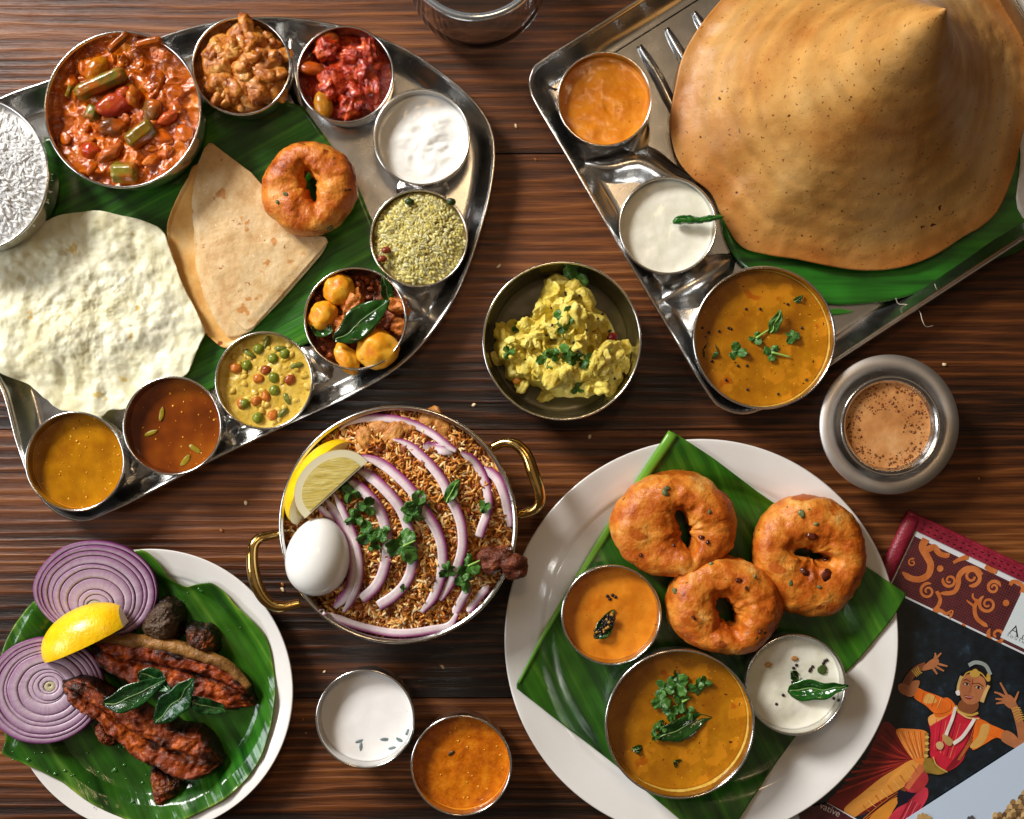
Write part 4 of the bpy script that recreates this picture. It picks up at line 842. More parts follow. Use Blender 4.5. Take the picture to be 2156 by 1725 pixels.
ro2 = [(285, 1157), (318, 1160), (345, 1192), (356, 1216), (388, 1236), (420, 1228), (448, 1226), (475, 1244), (500, 1272), (540, 1310), (566, 1350), (578, 1410), (582, 1470), (570, 1540), (548, 1600), (510, 1650), (455, 1690), (370, 1728), (330, 1735), (270, 1722), (200, 1690), (130, 1640), (70, 1606), (30, 1590), (12, 1580), (20, 1545), (5, 1500), (0, 1440), (20, 1350), (60, 1285), (110, 1240), (200, 1180)]
def zl2(x, y, t, th): return np.maximum(zpl2(x, y) + .0036, .0088) + .004 * ss(.75, 1, t) * fbm(P3(x * 35, y * 35), 6, 3) + .006 * ss(.55, 1, t) * np.exp(-((x - W(440, 1290)[0]) ** 2 + (y - W(440, 1290)[1]) ** 2) / .0008)
V, F, _ = star(ro2, zl2, 110, 260, .0006, (300, 1460), .018, True)
mk('banana_leaf', V, F, LEAFD, None, 'round trimmed glossy banana leaf on the smaller white plate', 'leaf', col=leafcol(V, _, 5))

rg = np.random.default_rng(51); parts = []; LV_ = V[:len(V) // 2]; lfo = bpy.data.objects['banana_leaf.003']
for i in range(70):
    if i < 52: px, py = crop(0, 1293.6, [(60 + 1200 * rg.random(), 1080 + 600 * rg.random())])[0]
    else: px, py = 300 + 250 * rg.random(), 1230 + 120 * rg.random()
    x, y, _ = W(px, py, .012); d_ = (LV_[:, 0] - x) ** 2 + (LV_[:, 1] - y) ** 2; j = d_.argmin()
    if d_[j] > 9e-6: continue
    s = .0005 + .0013 * rg.random() ** 2; a, f_ = ico(2); parts.append((a * np.array([s * 1.3, s, s * .5]) + np.array([x, y, LV_[j, 2] + .0002]), f_))
V, F = join(parts); mk('water_droplet', V, F, mat('water', [(1, (.02, .12, .01))], rough=.03, coat=1.), lfo, kind='stuff')

# ------------------------------------------------------------------ onion slices
def onion(px, py, r, cx, cy, z, label, radii, seed, sq_=1., ang=0., tilt=(0, 0)):
    root = thing('onion_slice', label, 'onion', W(px, py, z), 'red onion slices'); n = 120; th = np.linspace(0, 2 * PI, n, endpoint=False)
    k = R(1, z); w0 = .0042; rgo = np.random.default_rng(seed)
    jx, jy = rgo.normal(0, .016, 12), rgo.normal(0, .016, 12)
    for i in range(len(radii) - 1):
        a, b_ = radii[i], radii[i + 1]; prof = []
        g = .002
        us = [0, .03, .10, .3, .55, .8, .92, .97, 1.0]; zz = [-w0, 0, .0005, .0006, .0006, .0005, .0003, -.0002, -w0]
        V, cl = [], []
        for u, dz in zip(us, zz):
            rr = (a + g * .5 + (b_ - a - g) * u); wob = 1 + .05 * (.35 + rr) * (1 - .5 * rr) * fbm(np.stack([np.cos(th) * 1.5, np.sin(th) * 1.5, th * 0 + i * .2], 1), seed, 2)
            cc = (1 - rr); kk = (i + u); q_ = min(1, (1 - rr) * 8); ox_ = q_ * np.interp(kk, np.arange(12), jx); oy_ = q_ * np.interp(kk, np.arange(12), jy); x = (px + ox_ * r + (cx - px) * cc + r * rr * np.cos(th) * wob); y = (py + oy_ * r + (cy - py) * cc + r * sq_ * rr * np.sin(th) * wob)
            w_ = WP(np.stack([x, y], 1), z); zv = z + dz + .0004 * ((i * 7) % 3) + tilt[0] * (w_[:, 0] - W(px, py, z)[0]) + tilt[1] * (w_[:, 1] - W(px, py, z)[1])
            V.append(np.column_stack([w_, zv]))
            pale = np.array(L(226, 206, 222)); pur = np.array(L(140, 74, 132)); dk = np.array(L(86, 34, 76))
            f_ = u ** 1.6 * (.25 + .5 * b_) + .16 * b_ ; f_ = np.clip(f_ * 1.25 + .12 * (b_ > .85), 0, 1); c_ = pale * (1 - f_) + pur * f_
            if u >= .97: c_ = c_ * .3 + dk * .7
            if i == 0: c_ = np.array(L(214, 208, 150)) * .7 + c_ * .3
            cl.append(np.tile(c_, (n, 1)) * (.93 + .12 * fbm(np.stack([np.cos(th) * 20, np.sin(th) * 20, th * 0 + i], 1), 3, 2))[:, None])
        V = np.concatenate(V); mk('onion_ring', V, [grid_faces(len(us), n, False, True)], ONI, root, col=np.concatenate(cl))
    V, F = lathe([(0, z - w0 + .0004), (R(r * .985, z), z - w0 + .0004)], *W(px, py, z)[:2], 90, 1, sq_); V[:, 2] += tilt[0] * (V[:, 0] - W(px, py, z)[0]) + tilt[1] * (V[:, 1] - W(px, py, z)[1])
    mk('membrane', V, F, ONI, root, col=np.tile(L(150, 84, 134), (len(V), 1)))
onion(202, 1243, 125, 202, 1285, .027, 'red onion slice behind the lemon wedge at the top of the fish plate', [.04, .13, .21, .29, .47, .60, .68, .785, .86, .945, 1.0], 3, .86, 0, (-.10, .19))
onion(95, 1454, 116, 108, 1442, .0305, 'red onion slice at the left edge with a pale green centre', [.02, .10, .17, .27, .32, .50, .65, .72, .84, .90, 1.0], 8, .97, 0, (-.20, 0))

# ------------------------------------------------------------------ lemons
RIND = mat('lemon_rind', [(.4, L(244, 190, 8)), (.6, L(252, 208, 24))], ns=60, rough=.3, coat=.2, sss=.1, sssr=(.003, .002, .0005), bump=((330, .35, .0016, 2),))
PITH = mat('lemon_pith', [(1, L(240, 232, 196))], rough=.45, sss=.2, sssr=(.003, .0028, .002))
PULP = mat('lemon_pulp', [(.3, L(216, 190, 84)), (.7, L(240, 226, 150))], ns=1, stretch=(90, 420, 90), rough=.14, sss=.35, sssr=(.005, .004, .0015), coat=.3, bump=((1, .5, .002, 3, (90, 500, 90)),))
def wedge(label, loc, a, b_, c, M, cut=0.):
    """Quarter of a lemon: rind below/outside, one cut face in the plane z=0 (local) and one in y=0."""
    root = thing('lemon_wedge', label, 'lemon', loc, 'lemon wedges'); M = np.array(M)
    nu, nv = 40, 20; u = np.linspace(cut, PI, nu); v = np.linspace(0, PI / 2, nv)
    def P(k, off=(0, 0, 0)):
        x = -np.cos(u)[:, None] * a * k * (1 + .06 * np.abs(np.cos(u))[:, None] ** 6) + 0 * v[None]; rr = np.sin(u)[:, None] ** .75
        return (np.stack([x, rr * np.cos(v)[None] * b_ * k, -rr * np.sin(v)[None] * c * k], 2).reshape(-1, 3) + np.array(off)) @ M.T + np.array(loc)
    mk('rind', P(1.0), [grid_faces(nu, nv)], RIND, root)
    def face(k, plane, off, name, m, inset_=0):
        s = np.linspace(0, 1, 12)[None]; x = -np.cos(u)[:, None] * a * k * (1 + .06 * np.abs(np.cos(u))[:, None] ** 6) + 0 * s; rr = np.sin(u)[:, None] ** .75 * (b_ if plane == 'z' else c) * k
        lo_q = inset_; q_ = lo_q + rr * s * (1 - lo_q / max(b_, c))
        z_ = 0 * q_ + off
        V = np.stack([x, q_, z_] if plane == 'z' else [x, z_, -q_], 2).reshape(-1, 3) @ M.T + np.array(loc); mk(name, V, [grid_faces(nu, 12)], m, root)
    if cut:
        e_ = P(1.0).reshape(nu, nv, 3)[0]; ctr = (np.array([-math.cos(cut) * a * 1.03, 0, 0]) @ M.T + np.array(loc)); mk('cut_end', np.concatenate([ctr[None], e_]), [np.array([[0, i + 1, i + 2] for i in range(nv - 1)])], PITH, root)
    face(.995, 'z', 0, 'pith', PITH); face(.995, 'y', 0, 'pith', PITH)
    face(.80, 'z', .0006, 'pulp', PULP, .0016); face(.80, 'y', -.0006, 'pulp', PULP, .0016)
def frame(px_dir, up):
    """columns: long axis (from a layout direction), toward-rind axis, face normal."""
    x = np.array([px_dir[0], -px_dir[1], 0.]); x /= np.linalg.norm(x); up = np.array(up, float); up -= x * up.dot(x); up /= np.linalg.norm(up); y = np.cross(up, x); return np.column_stack([x, y, up])
wedge('lemon wedge with bright yellow rind upwards lying on the onion slices', W(190, 1346, .026), R(98, .05), R(74, .05), R(72, .05), frame((-170, 78), (-.10, .10, -1)), .45)

# ------------------------------------------------------------------ fried fish
def mound(name, outline, z, h, label, cols, seed, center=None, par=None, crease=None, grp='pieces of fried fish', tilt=(0, 0), spl=True, rgh=.0021, cat='fried fish', m=None):
    def zf(x, y, t, th):
        return z + h * (1 - t ** 2.6) ** .55 + tilt[0] * x + tilt[1] * y
    V, F, T = star(outline, zf, 46, 170, 0, center, z + h * .6, spl, .02, seed)
    if crease is not None:
        a = catmull(WP(crease[0], z), 60, False); d = np.sqrt(((V[:, None, :2] - a[None]) ** 2).sum(2)).min(1); V[:, 2] -= crease[1] * np.exp(-(d / crease[2]) ** 2); 
    c0, c1, c2 = (np.array(q) for q in cols); n1 = fbm(V * 45, seed, 4) * .9 + .12; n2 = fbm(V * 150, seed + 2, 4)
    e = np.clip(.06 + ss(.55, 1., T) + n1 * 1.3 + .45 * n2, 0, 1)[:, None]
    cc = c0 * (1 - e) + c1 * e; g = np.clip(n2 * 1.6 - .25, 0, 1)[:, None]; cc = cc * (1 - g) + c2 * g
    if crease is not None: f_ = np.exp(-(d / (crease[2] * 1.3)) ** 2)[:, None] * .7; cc = cc * (1 - f_) + c1 * f_
    V = V + np.stack([fbm(V * 190, seed + 4, 4), fbm(V * 190, seed + 6, 4), fbm(V * 320, seed + 8, 4)], 1) * rgh * np.minimum(1, 2.5 - 0 * T)[:, None]
    V = np.concatenate([V]); V[:, 2] = np.maximum(V[:, 2], .0078)
    o = mk(name, V, F, m or FISH, par, label, cat if par is None else None, grp if par is None else None, col=cc)
    return o, V
FISH = mat('charred_fish', [(.3, (.7, .7, .7)), (.7, (1.1, 1.1, 1.1))], ns=320, vc=1, rough=.36, spec=.4, bump=((260, .55, .003, 6), (800, .3, .0008, 3)))
RED_, CHAR, TAN = L(136, 60, 24), L(40, 19, 12), L(190, 104, 38)
def c5(p): return crop(0, 1293.6, p)
def c7(p): return [(x / 2.796, 1108 + y / 2.796) for x, y in p]
mound('fried_fish_piece', c5([(1260, 1290), (1400, 1340), (1530, 1400), (1480, 1530), (1395, 1640), (1310, 1640), (1265, 1490)]), .0092, .014, 'small pointed fried fish piece poking out at the bottom of the pile', (L(150, 60, 24), CHAR, L(190, 110, 50)), 1)
mound('fried_fish_piece', c5([(785, 930), (850, 905), (960, 1040), (1010, 1060), (930, 1130), (815, 1050)]), .0092, .015, 'small dark fried fish scrap tucked under the lower long piece', (L(110, 46, 18), CHAR, L(150, 80, 34)), 2)
mound('fried_fish_piece', c7([(822, 590), (858, 510), (905, 460), (968, 424), (1035, 450), (1075, 530), (1058, 640), (1000, 692), (900, 682), (836, 640)]), .0092, .026, 'blackened round fried fish chunk at the top of the pile', (L(84, 62, 44), L(34, 20, 14), L(120, 96, 74)), 3)
mound('fried_fish_piece', c7([(1078, 600), (1120, 575), (1180, 590), (1235, 588), (1280, 650), (1272, 740), (1230, 768), (1150, 725), (1085, 690)]), .0092, .024, 'charred fried fish lump with an orange split', (L(70, 34, 18), L(30, 18, 14), L(226, 110, 30)), 4)
def long_fish(path, widths, z, h, label, cols, seed, groove=.12, rim=.25, lift=0.):
    n, m = 110, 41; p = catmull(WP(c5(path), z + h * .6), n, False); wv = np.interp(np.linspace(0, 1, n), np.linspace(0, 1, len(widths)), widths) * .25 * R(1, z) / 2
    k = np.hanning(13); k /= k.sum(); wv = np.convolve(np.pad(wv, 6, 'edge'), k, 'valid'); s_ = np.linspace(0, 1, n); wv = wv * (np.clip(np.minimum(s_, 1 - s_) * 14, .10, 1) ** .5)
    t_ = np.gradient(p, axis=0); t_ /= np.linalg.norm(t_, axis=1)[:, None]; nn = np.stack([-t_[:, 1], t_[:, 0]], 1); v = np.linspace(-1, 1, m)
    wob = 1 + .26 * fbm(np.stack([s_ * 13, s_ * 0, s_ * 0 + seed], 1), seed, 3)
    xy = p[:, None] + nn[:, None] * (v[None, :, None] * (wv * wob)[:, None, None]); S_, V_ = np.meshgrid(s_, v, indexing='ij')
    prof = (1 - np.abs(V_) ** 5) ** .6 * (.72 + rim * np.exp(-((np.abs(V_) - .78) / .16) ** 2)) - .38 * np.exp(-((V_ - groove + .12 * np.sin(S_ * 5)) / .10) ** 2) * np.sin(PI * S_) ** .5 + .12 * np.exp(-((V_ - groove - .3) / .2) ** 2)
    end = np.clip(np.minimum(S_, 1 - S_) * 9, 0, 1) ** .5; q = np.column_stack([xy.reshape(-1, 2), (z + h * prof * end * (wv / wv.max())[:, None] ** .35 + lift * (1 - S_) ** 2).ravel()])
    sc = fbm(np.column_stack([S_.ravel() * 24, V_.ravel() * 3, 0 * S_.ravel() + seed]), seed, 4); q[:, 2] += .0022 * sc * end.ravel(); q[:, 2] -= ((z - .0098) * ss(.88, 1., np.abs(V_)) * np.clip(S_ * 4 if lift else 1 + 0 * S_, 0, 1)).ravel()
    n1, n2 = fbm(q * 85, seed, 5), fbm(q * 240, seed + 2, 4); q = q + .0021 * np.stack([fbm(q * 260, 4, 3), fbm(q * 260, 5, 3), fbm(q * 300, 6, 3)], 1); q[:, 2] = np.maximum(q[:, 2], .009)
    av = np.abs(V_).ravel(); c0, c1, c2 = (np.array(x) for x in cols); dark = np.clip(ss(.62, .95, av + .22 * n1) + np.exp(-((V_.ravel() - groove) / .12) ** 2) * .7 + ss(.08, .45, n1 + .3 * n2) * .85 + ss(.88, 1, np.maximum(S_, 1 - S_).ravel()) * .8, 0, 1)[:, None]
    cc = c0 * (1 - dark) + c1 * dark; hi = (ss(.05, .4, -n1 + .5 * n2) * (av < .66))[:, None] * .8; cc = cc * (1 - hi) + c2 * hi; cc = cc * (.8 + .5 * np.clip(n2, -.5, .5))[:, None]
    return mk('fried_fish_piece', q, [grid_faces(n, m)], FISH, None, label, 'fried fish', 'pieces of fried fish', col=cc)
fa = long_fish([(742, 270), (900, 345), (1100, 405), (1350, 445), (1600, 520), (1850, 620), (2050, 720), (2140, 770)], [120, 330, 390, 380, 370, 390, 330, 120], .014, .016, 'upper long fried fish piece with a tan crust along its top edge', (L(150, 60, 24), L(38, 20, 13), L(206, 96, 34)), 5)
V, F = sweep(np.column_stack([catmull(WP(c5([(800, 205), (1000, 225), (1180, 232), (1450, 275), (1750, 365), (1950, 470), (2090, 620)]), .026), 60, False), .0235 + 0 * np.linspace(0, 1, 60)]), circ(R(15), 14, R(16)), scale=np.concatenate([np.linspace(.4, 1, 15), np.ones(25), np.linspace(1, .5, 20)]))
V = V + np.stack([fbm(V * 150, 3, 3), fbm(V * 150, 5, 3), fbm(V * 150, 7, 3)], 1) * .002
mk('tan_crust', V, F, FISH, fa, col=np.array(L(166, 116, 58)) * (.75 + .7 * np.clip(fbm(V * 120, 3, 4), -.6, .6))[:, None])
fb = long_fish([(522, 575), (680, 640), (860, 760), (1060, 910), (1280, 1060), (1500, 1165), (1700, 1230), (1856, 1270)], [120, 270, 300, 330, 400, 480, 440, 190], .018, .018, 'lower long fried fish piece split open with a reddish middle', (L(154, 66, 26), L(44, 24, 15), L(208, 104, 38)), 9, -.1, lift=.011)
CL2 = mat('oily_leaf', [(.35, L(10, 40, 14)), (.65, L(30, 84, 34))], ns=60, rough=.12, coat=.5, bump=((110, .6, .005, 4), (40, .4, .006, 2)))
leaf(c5([(880, 772)])[0], c5([(1400, 560)])[0], 52, .046, .048, 'curry_leaf', 'long glossy curry leaf pointing left on the fried fish', CL2, 'curry leaves on the fried fish', seed=1)
leaf(c5([(1305, 940)])[0], c5([(1640, 530)])[0], 58, .043, .049, 'curry_leaf', 'broad glossy curry leaf in the middle of the fried fish', CL2, 'curry leaves on the fried fish', seed=4, pw=.9)
leaf(c5([(1570, 720)])[0], c5([(1910, 830)])[0], 36, .044, .042, 'curry_leaf', 'narrow curry leaf pointing right on the fried fish', CL2, 'curry leaves on the fried fish', seed=7)
leaf(c5([(1170, 480)])[0], c5([(1440, 640)])[0], 44, .042, .044, 'curry_leaf', 'dark curry leaf half hidden behind the other leaves on the fish', CL2, 'curry leaves on the fried fish', seed=9)
# ------------------------------------------------------------------ biryani handi
HP = [(0, 0), (.62, 0), (.74, .04), (.85, .16), (.93, .36), (.98, .62), (.995, .9), (1.0, 1.0)]
hb = bowl(838, 1105, 253, .062, .0004, 'round steel serving pan with two brass handles full of biryani', None, 'pan', 'serving_pan', .0016, HP, .0012)
z = hb.zr - .004
V, F = torus(hb.x, hb.y, hb.zr - .001, R(246, hb.zr), .0020, 120); mk('inner_rim', V, F, STEEL, hb.o)
def handle(pts, zz):
    p = catmull([W(x, y, q) for (x, y), q in zip(pts, zz)], 60, False); sc = 1 + .25 * np.cos(np.linspace(0, 2 * PI, 60)) * -.6
    V, F = sweep(p, circ(R(11), 14, R(13)), scale=sc); mk('brass_handle', V, F, BRASS, hb.o)
handle([(588, 1124), (570, 1127), (546, 1134), (533, 1152), (532, 1190), (541, 1232), (560, 1264), (588, 1278), (632, 1270)], [.050, .052, .055, .057, .058, .057, .055, .052, .048])
handle([(1036, 942), (1060, 932), (1086, 936), (1108, 958), (1122, 995), (1134, 1030), (1136, 1056), (1122, 1074), (1092, 1084)], [.050, .052, .055, .057, .058, .057, .055, .052, .048])
for px, py in ((598, 1124), (1040, 946)): pass
BED = mat('rice_bed', [(.35, L(130, 66, 18)), (.65, L(190, 116, 46))], ns=160, rough=.45, bump=((260, .7, .004, 4),))
Xd, Yd, Td, Fd = disc(90); rB = hb.ri(hb.zr - .012); f_lump = lambda x, y: .0045 * fbm(P3(x * 45, y * 45), 14, 3)
bz = lambda x, y: hb.zr - .012 + .020 * (1 - np.clip(np.hypot(x, y) / rB, 0, 1) ** 2.2) + f_lump(x, y) - .018 * np.exp(-((x - (W(665, 1175)[0] - hb.x)) ** 2 + (y - (W(665, 1175)[1] - hb.y)) ** 2) / .0010)
x_, y_ = Xd * rB, Yd * rB; V = np.column_stack([x_ + hb.x, y_ + hb.y, bz(x_, y_) - .0012]); V2 = V.copy(); V2[:, 2] = hb.z0 + .02; V2[:, :2] = np.array([hb.x, hb.y]) + (V[:, :2] - np.array([hb.x, hb.y])) * .9
e_ = np.arange(8100).reshape(90, 90); bd = np.concatenate([e_[:-1, 0], e_[-1, :-1], e_[:0:-1, -1], e_[0, :0:-1]])
bir = mk('biryani', np.concatenate([V, V2]), [Fd, Fd[:, ::-1] + 8100, np.stack([bd, np.roll(bd, -1), np.roll(bd, -1) + 8100, bd + 8100], 1)], BED, None, 'mound of orange brown spiced biryani rice', 'biryani')
rg = np.random.default_rng(44); n = 4800; x, y = uni(rg, n, rB - .002)
keep = np.hypot(x - (W(665, 1175)[0] - hb.x), y - (W(665, 1175)[1] - hb.y)) > .020; x, y = x[keep], y[keep]
grains('rice_grain', bir, x + hb.x, y + hb.y, bz(x, y) + rg.random(len(x)) * .0022 - .0003, .0092, .0023, [L(222, 156, 70), L(234, 178, 96), L(208, 132, 48), L(186, 108, 34), L(238, 192, 120), L(168, 92, 28), L(244, 216, 160), L(130, 66, 20)], 45, BIRY, .28, .18)
def bzp(px, py, z=.06): q = W(px, py, z); return bz(np.array([q[0] - hb.x]), np.array([q[1] - hb.y]))[0]
parts = []
for i, (px, py, s) in enumerate([(800, 905, .011), (830, 915, .012), (770, 925, .010), (855, 900, .009), (905, 885, .012), (930, 900, .010)]): parts.append(blob((*W(px, py, .06)[:2], bzp(px, py) + .001), (s, s * .7, .004), (0, 0, i), .5, 1.7, i, 3))
V, F = join(parts); mk('fried_onion_lump', V, F, mat('spiced_lump', [(.3, L(160, 84, 26)), (.7, L(226, 164, 84))], ns=90, rough=.35, bump=((220, .6, .004, 5),)), bir, kind='stuff')
rg = np.random.default_rng(91); parts = []
for i in range(90):
    x, y = uni(rg, 1, rB * .93); s = .0012 + .0026 * rg.random() ** 2; parts.append(blob((hb.x + x[0], hb.y + y[0], bz(x, y)[0] + .002), (s * 1.5, s, s * .6), (0, 0, rg.random() * 6), .6, 1.7, i, 2))
V, F = join(parts); mk('spice_bit', V, F, mat('spice', [(.35, L(90, 40, 14)), (.65, L(170, 84, 26))], ns=60, rough=.4), bir, kind='stuff')
# onion strips
def strip(pts, wpx, label, zoff=.004, seed=0, flat=1., ends=(.25, .5), inner=1):
    q = catmull(np.array(pts, float), 70, False); w3 = WP(q, .068); xl = w3 - np.array([hb.x, hb.y]); rr = np.hypot(xl[:, 0], xl[:, 1]); cl = np.minimum(1, (rB - .002) / np.maximum(rr, 1e-6))
    z_ = bz(xl[:, 0] * cl, xl[:, 1] * cl); ker = np.ones(15) / 15; z_ = np.convolve(np.pad(z_, 7, 'edge'), ker, 'valid') + zoff + .0016 * np.sin(np.linspace(0, 7, 70) + seed)
    z_ = np.where(rr > rB, np.maximum(z_, hb.zr + .0015), z_)
    p = np.column_stack([w3, z_]); s = np.linspace(0, 1, 70); e = np.minimum(1, np.minimum(ends[0] + s * 6, ends[1] + (1 - s) * 5)); wv = R(wpx / 2, .068)
    sec = [(-1, -.5), (-.55, -.62), (0, -.66), (.55, -.62), (1, -.5), (1.04, 0), (.98, .45), (.62, .62), (0, .68), (-.6, .62), (-.98, .45), (-1.04, 0)]; h = .0015
    V, F = sweep(p, [(a * wv, b * h) for a, b in sec], scale=np.stack([e, np.maximum(e, .5)], 1))
    tp = np.array([1, .9, .8, .9, 1, 1.0, 1.0, .85, .08, 0, .0, .1]) if inner == 1 else np.array([1, .9, .8, .9, .2, .1, .0, 0, .08, .85, 1.0, 1.0])
    k = np.tile(tp, 70)[:, None]; n_ = (.92 + .16 * fbm(V * 160, seed, 3))[:, None]; k = np.clip(k + .22 * fbm(V * 40, seed + 3, 2)[:, None] * (k > .02), 0, 1)
    cc = (np.array(L(234, 218, 222)) * (1 - k) + np.array(L(150, 44, 116)) * k) * n_
    return mk('onion_strip', V, F, ONI, None, label, 'onion strip', 'red onion strips on the biryani', col=cc)
c2 = lambda p: crop(539, 862.4, p)
strip(c2([(690, 170), (760, 110), (880, 75), (1100, 75), (1300, 118), (1480, 205), (1620, 310), (1690, 350)]), 17, 'long onion strip arching along the top rim of the biryani', .005, 1, inner=-1)
strip(c2([(1720, 360), (1830, 440), (1905, 560), (1950, 720), (1950, 860), (1905, 990), (1880, 1075)]), 19, 'pale onion strip ending broad at the upper right of the biryani', .004, 2, inner=-1, ends=(.3, .9))
strip(c2([(1405, 305), (1500, 325), (1590, 340), (1680, 345)]), 22, 'short pale onion scrap near the top of the biryani', .003, 3, inner=-1)
strip(c2([(1150, 250), (1270, 290), (1400, 400), (1500, 500), (1585, 620), (1630, 730), (1700, 870), (1735, 1000), (1740, 1150), (1710, 1280), (1660, 1420), (1590, 1550), (1545, 1615)]), 20, 'long onion strip from the upper centre down to the lower right of the biryani', .005, 4, inner=-1)
strip(c2([(835, 392), (960, 412), (1090, 472), (1220, 575), (1310, 665), (1375, 750), (1450, 880), (1520, 1000), (1565, 1130), (1575, 1270), (1555, 1420), (1490, 1590), (1390, 1715)]), 21, 'longest onion strip starting at the lemon tip across the biryani', .005, 5, inner=-1)
strip(c2([(800, 485), (920, 532), (1040, 615), (1150, 725), (1225, 825), (1270, 930), (1300, 1040), (1325, 1200), (1310, 1350), (1250, 1480), (1150, 1580), (1030, 1655)]), 22, 'onion strip curving through the middle of the biryani under the coriander', .005, 6, inner=-1, ends=(.3, .9))
strip(c2([(750, 565), (880, 650), (980, 745), (1050, 850), (1090, 960), (1110, 1080), (1110, 1220), (1070, 1380), (1000, 1500), (890, 1600)]), 22, 'onion strip bending just right of the egg tip', .005, 7, inner=-1, ends=(.3, .9))
strip(c2([(660, 690), (720, 800), (775, 920), (825, 1040), (865, 1180), (880, 1320), (860, 1480), (800, 1610), (730, 1715)]), 15, 'purple edged onion strip hugging the egg closely', .008, 8, inner=-1)
strip(c2([(580, 750), (660, 850), (735, 960), (795, 1080), (825, 1220), (815, 1400), (755, 1560), (640, 1690)]), 21, 'pale inner onion strip tucked between egg and purple strip', .006, 9, inner=1)
strip(c2([(515, 825), (600, 885), (685, 945)]), 14, 'short dark onion strip above the egg', .004, 10)
strip(c2([(1920, 490), (2030, 590), (2090, 720), (2120, 850), (2140, 1000)]), 20, 'short onion strip at the right rim of the biryani', .005, 11, inner=-1)
strip(c2([(1800, 1480), (1740, 1600), (1665, 1740)]), 18, 'short drooping onion strip at the lower right of the biryani', .005, 12, inner=-1)
strip(c2([(1960, 1500), (1870, 1600), (1780, 1725)]), 16, 'short onion strip against the lower right pan rim', .004, 13, inner=-1)
strip(crop(539, 1293.6, [(530, -25), (600, 30), (720, 75), (900, 135), (1100, 172), (1300, 172), (1480, 145), (1620, 115), (1690, 10)]), 17, 'long onion strip lying along the bottom pan rim', .006, 14, inner=1)
# boiled egg, lemon wedges, chicken, coriander
ec = W(667, 1174, .078); nu, nv = 64, 40; v = np.linspace(0, PI, nv); u = np.linspace(0, 2 * PI, nu, endpoint=False)
xx = -np.cos(v) * R(83, .078); rr = np.sin(v) * R(67.5, .078) * (1 + .09 * np.cos(v)); V = np.stack([np.repeat(xx[None], nu, 0), np.cos(u)[:, None] * rr, np.sin(u)[:, None] * rr], 2).reshape(-1, 3) @ rot(0, 0, math.radians(82)).T + ec - np.array([0, 0, .006])
mk('boiled_egg', V, [grid_faces(nu, nv, True)], mat('egg_white', [(1, L(243, 243, 240))], rough=.18, sss=.35, sssr=(.004, .0036, .0032), coat=.1), None, 'whole peeled boiled egg in the biryani pan', 'egg')
wedge('lemon wedge with its pale pulp facing up in the biryani pan', W(708, 1032, .082), R(84, .08), R(80, .08), R(46), frame((745 - 600, 960 - 1092), (.16, -.16, 1)))
wedge('lemon wedge mostly hidden under the other at the pan rim', W(683, 1020, .058), R(98, .06), R(76), R(56), frame((720 - 600, 915 - 1092), (.85, -.85, .55)))
cm = mat('fried_chicken', [(.3, L(56, 22, 14)), (.55, L(110, 52, 28)), (.72, L(176, 100, 52))], ns=90, nd=6, rough=.34, bump=((200, .8, .005, 6),))
parts = [blob((*W(1045, 1180, .07)[:2], .068), (.014, .010, .009), (0, 0, .3), .45, 1.8, 1, 4), blob((*W(1082, 1192, .072)[:2], .070), (.011, .010, .009), (0, 0, 0), .5, 1.8, 2, 4), blob((*W(1020, 1172, .066)[:2], .064), (.009, .007, .006), (0, 0, .8), .45, 1.8, 3, 3)]
V, F = join(parts); mk('chicken_piece', V, F, cm, None, 'browned chicken piece resting on the right pan rim', 'chicken')
for i, (px, py, r, rz, lb) in enumerate([(729, 1017, 30, .4, 'coriander leaf beside the lemon tip in the biryani'), (738, 1040, 24, 2.2, 'drooping coriander leaf below the lemon tip'), (772, 1066, 26, 1, 'curled coriander leaf between two onion strips'), (746, 1092, 26, 2.6, 'coriander leaf near the top right of the egg'),
        (776, 1126, 34, .2, 'dark coriander leaf in the middle of the biryani'), (805, 1122, 22, 1.4, 'small dark coriander leaf beside the big one'), (849, 1150, 44, .9, 'largest bright coriander leaf on the biryani'), (880, 1064, 40, 2.8, 'flat bright coriander leaf on an onion strip'), (870, 1084, 26, .6, 'coriander leaf hanging below the flat bright one'),
        (1020, 1067, 18, 1.9, 'small coriander leaf on the right pale onion strip'), (985, 1192, 32, 2.4, 'curled coriander leaf beside the chicken'), (942, 1200, 24, .3, 'dark coriander sprig left of the chicken'), (978, 1225, 26, 1.2, 'dark coriander sprig below the chicken'), (850, 1238, 10, 0, 'tiny coriander scrap on a lower onion strip'), (788, 1150, 16, .5, 'small coriander scrap below the dark leaf')]):
    coriander(px, py, r, .0 + bzp(px, py) + .010, lb, rz, 80 + i, group='coriander leaves on the biryani', tilt=.010, stem=(px + 26, py - 12) if i in (6, 10) else None)
leaf(c2([(1600, 790)])[0], c2([(1720, 580)])[0], 26, bzp(955, 1040) + .012, bzp(960, 1020) + .014, 'coriander_leaf', 'upright folded coriander leaf at the right onion strip', COR, 'coriander leaves on the biryani', seed=3)

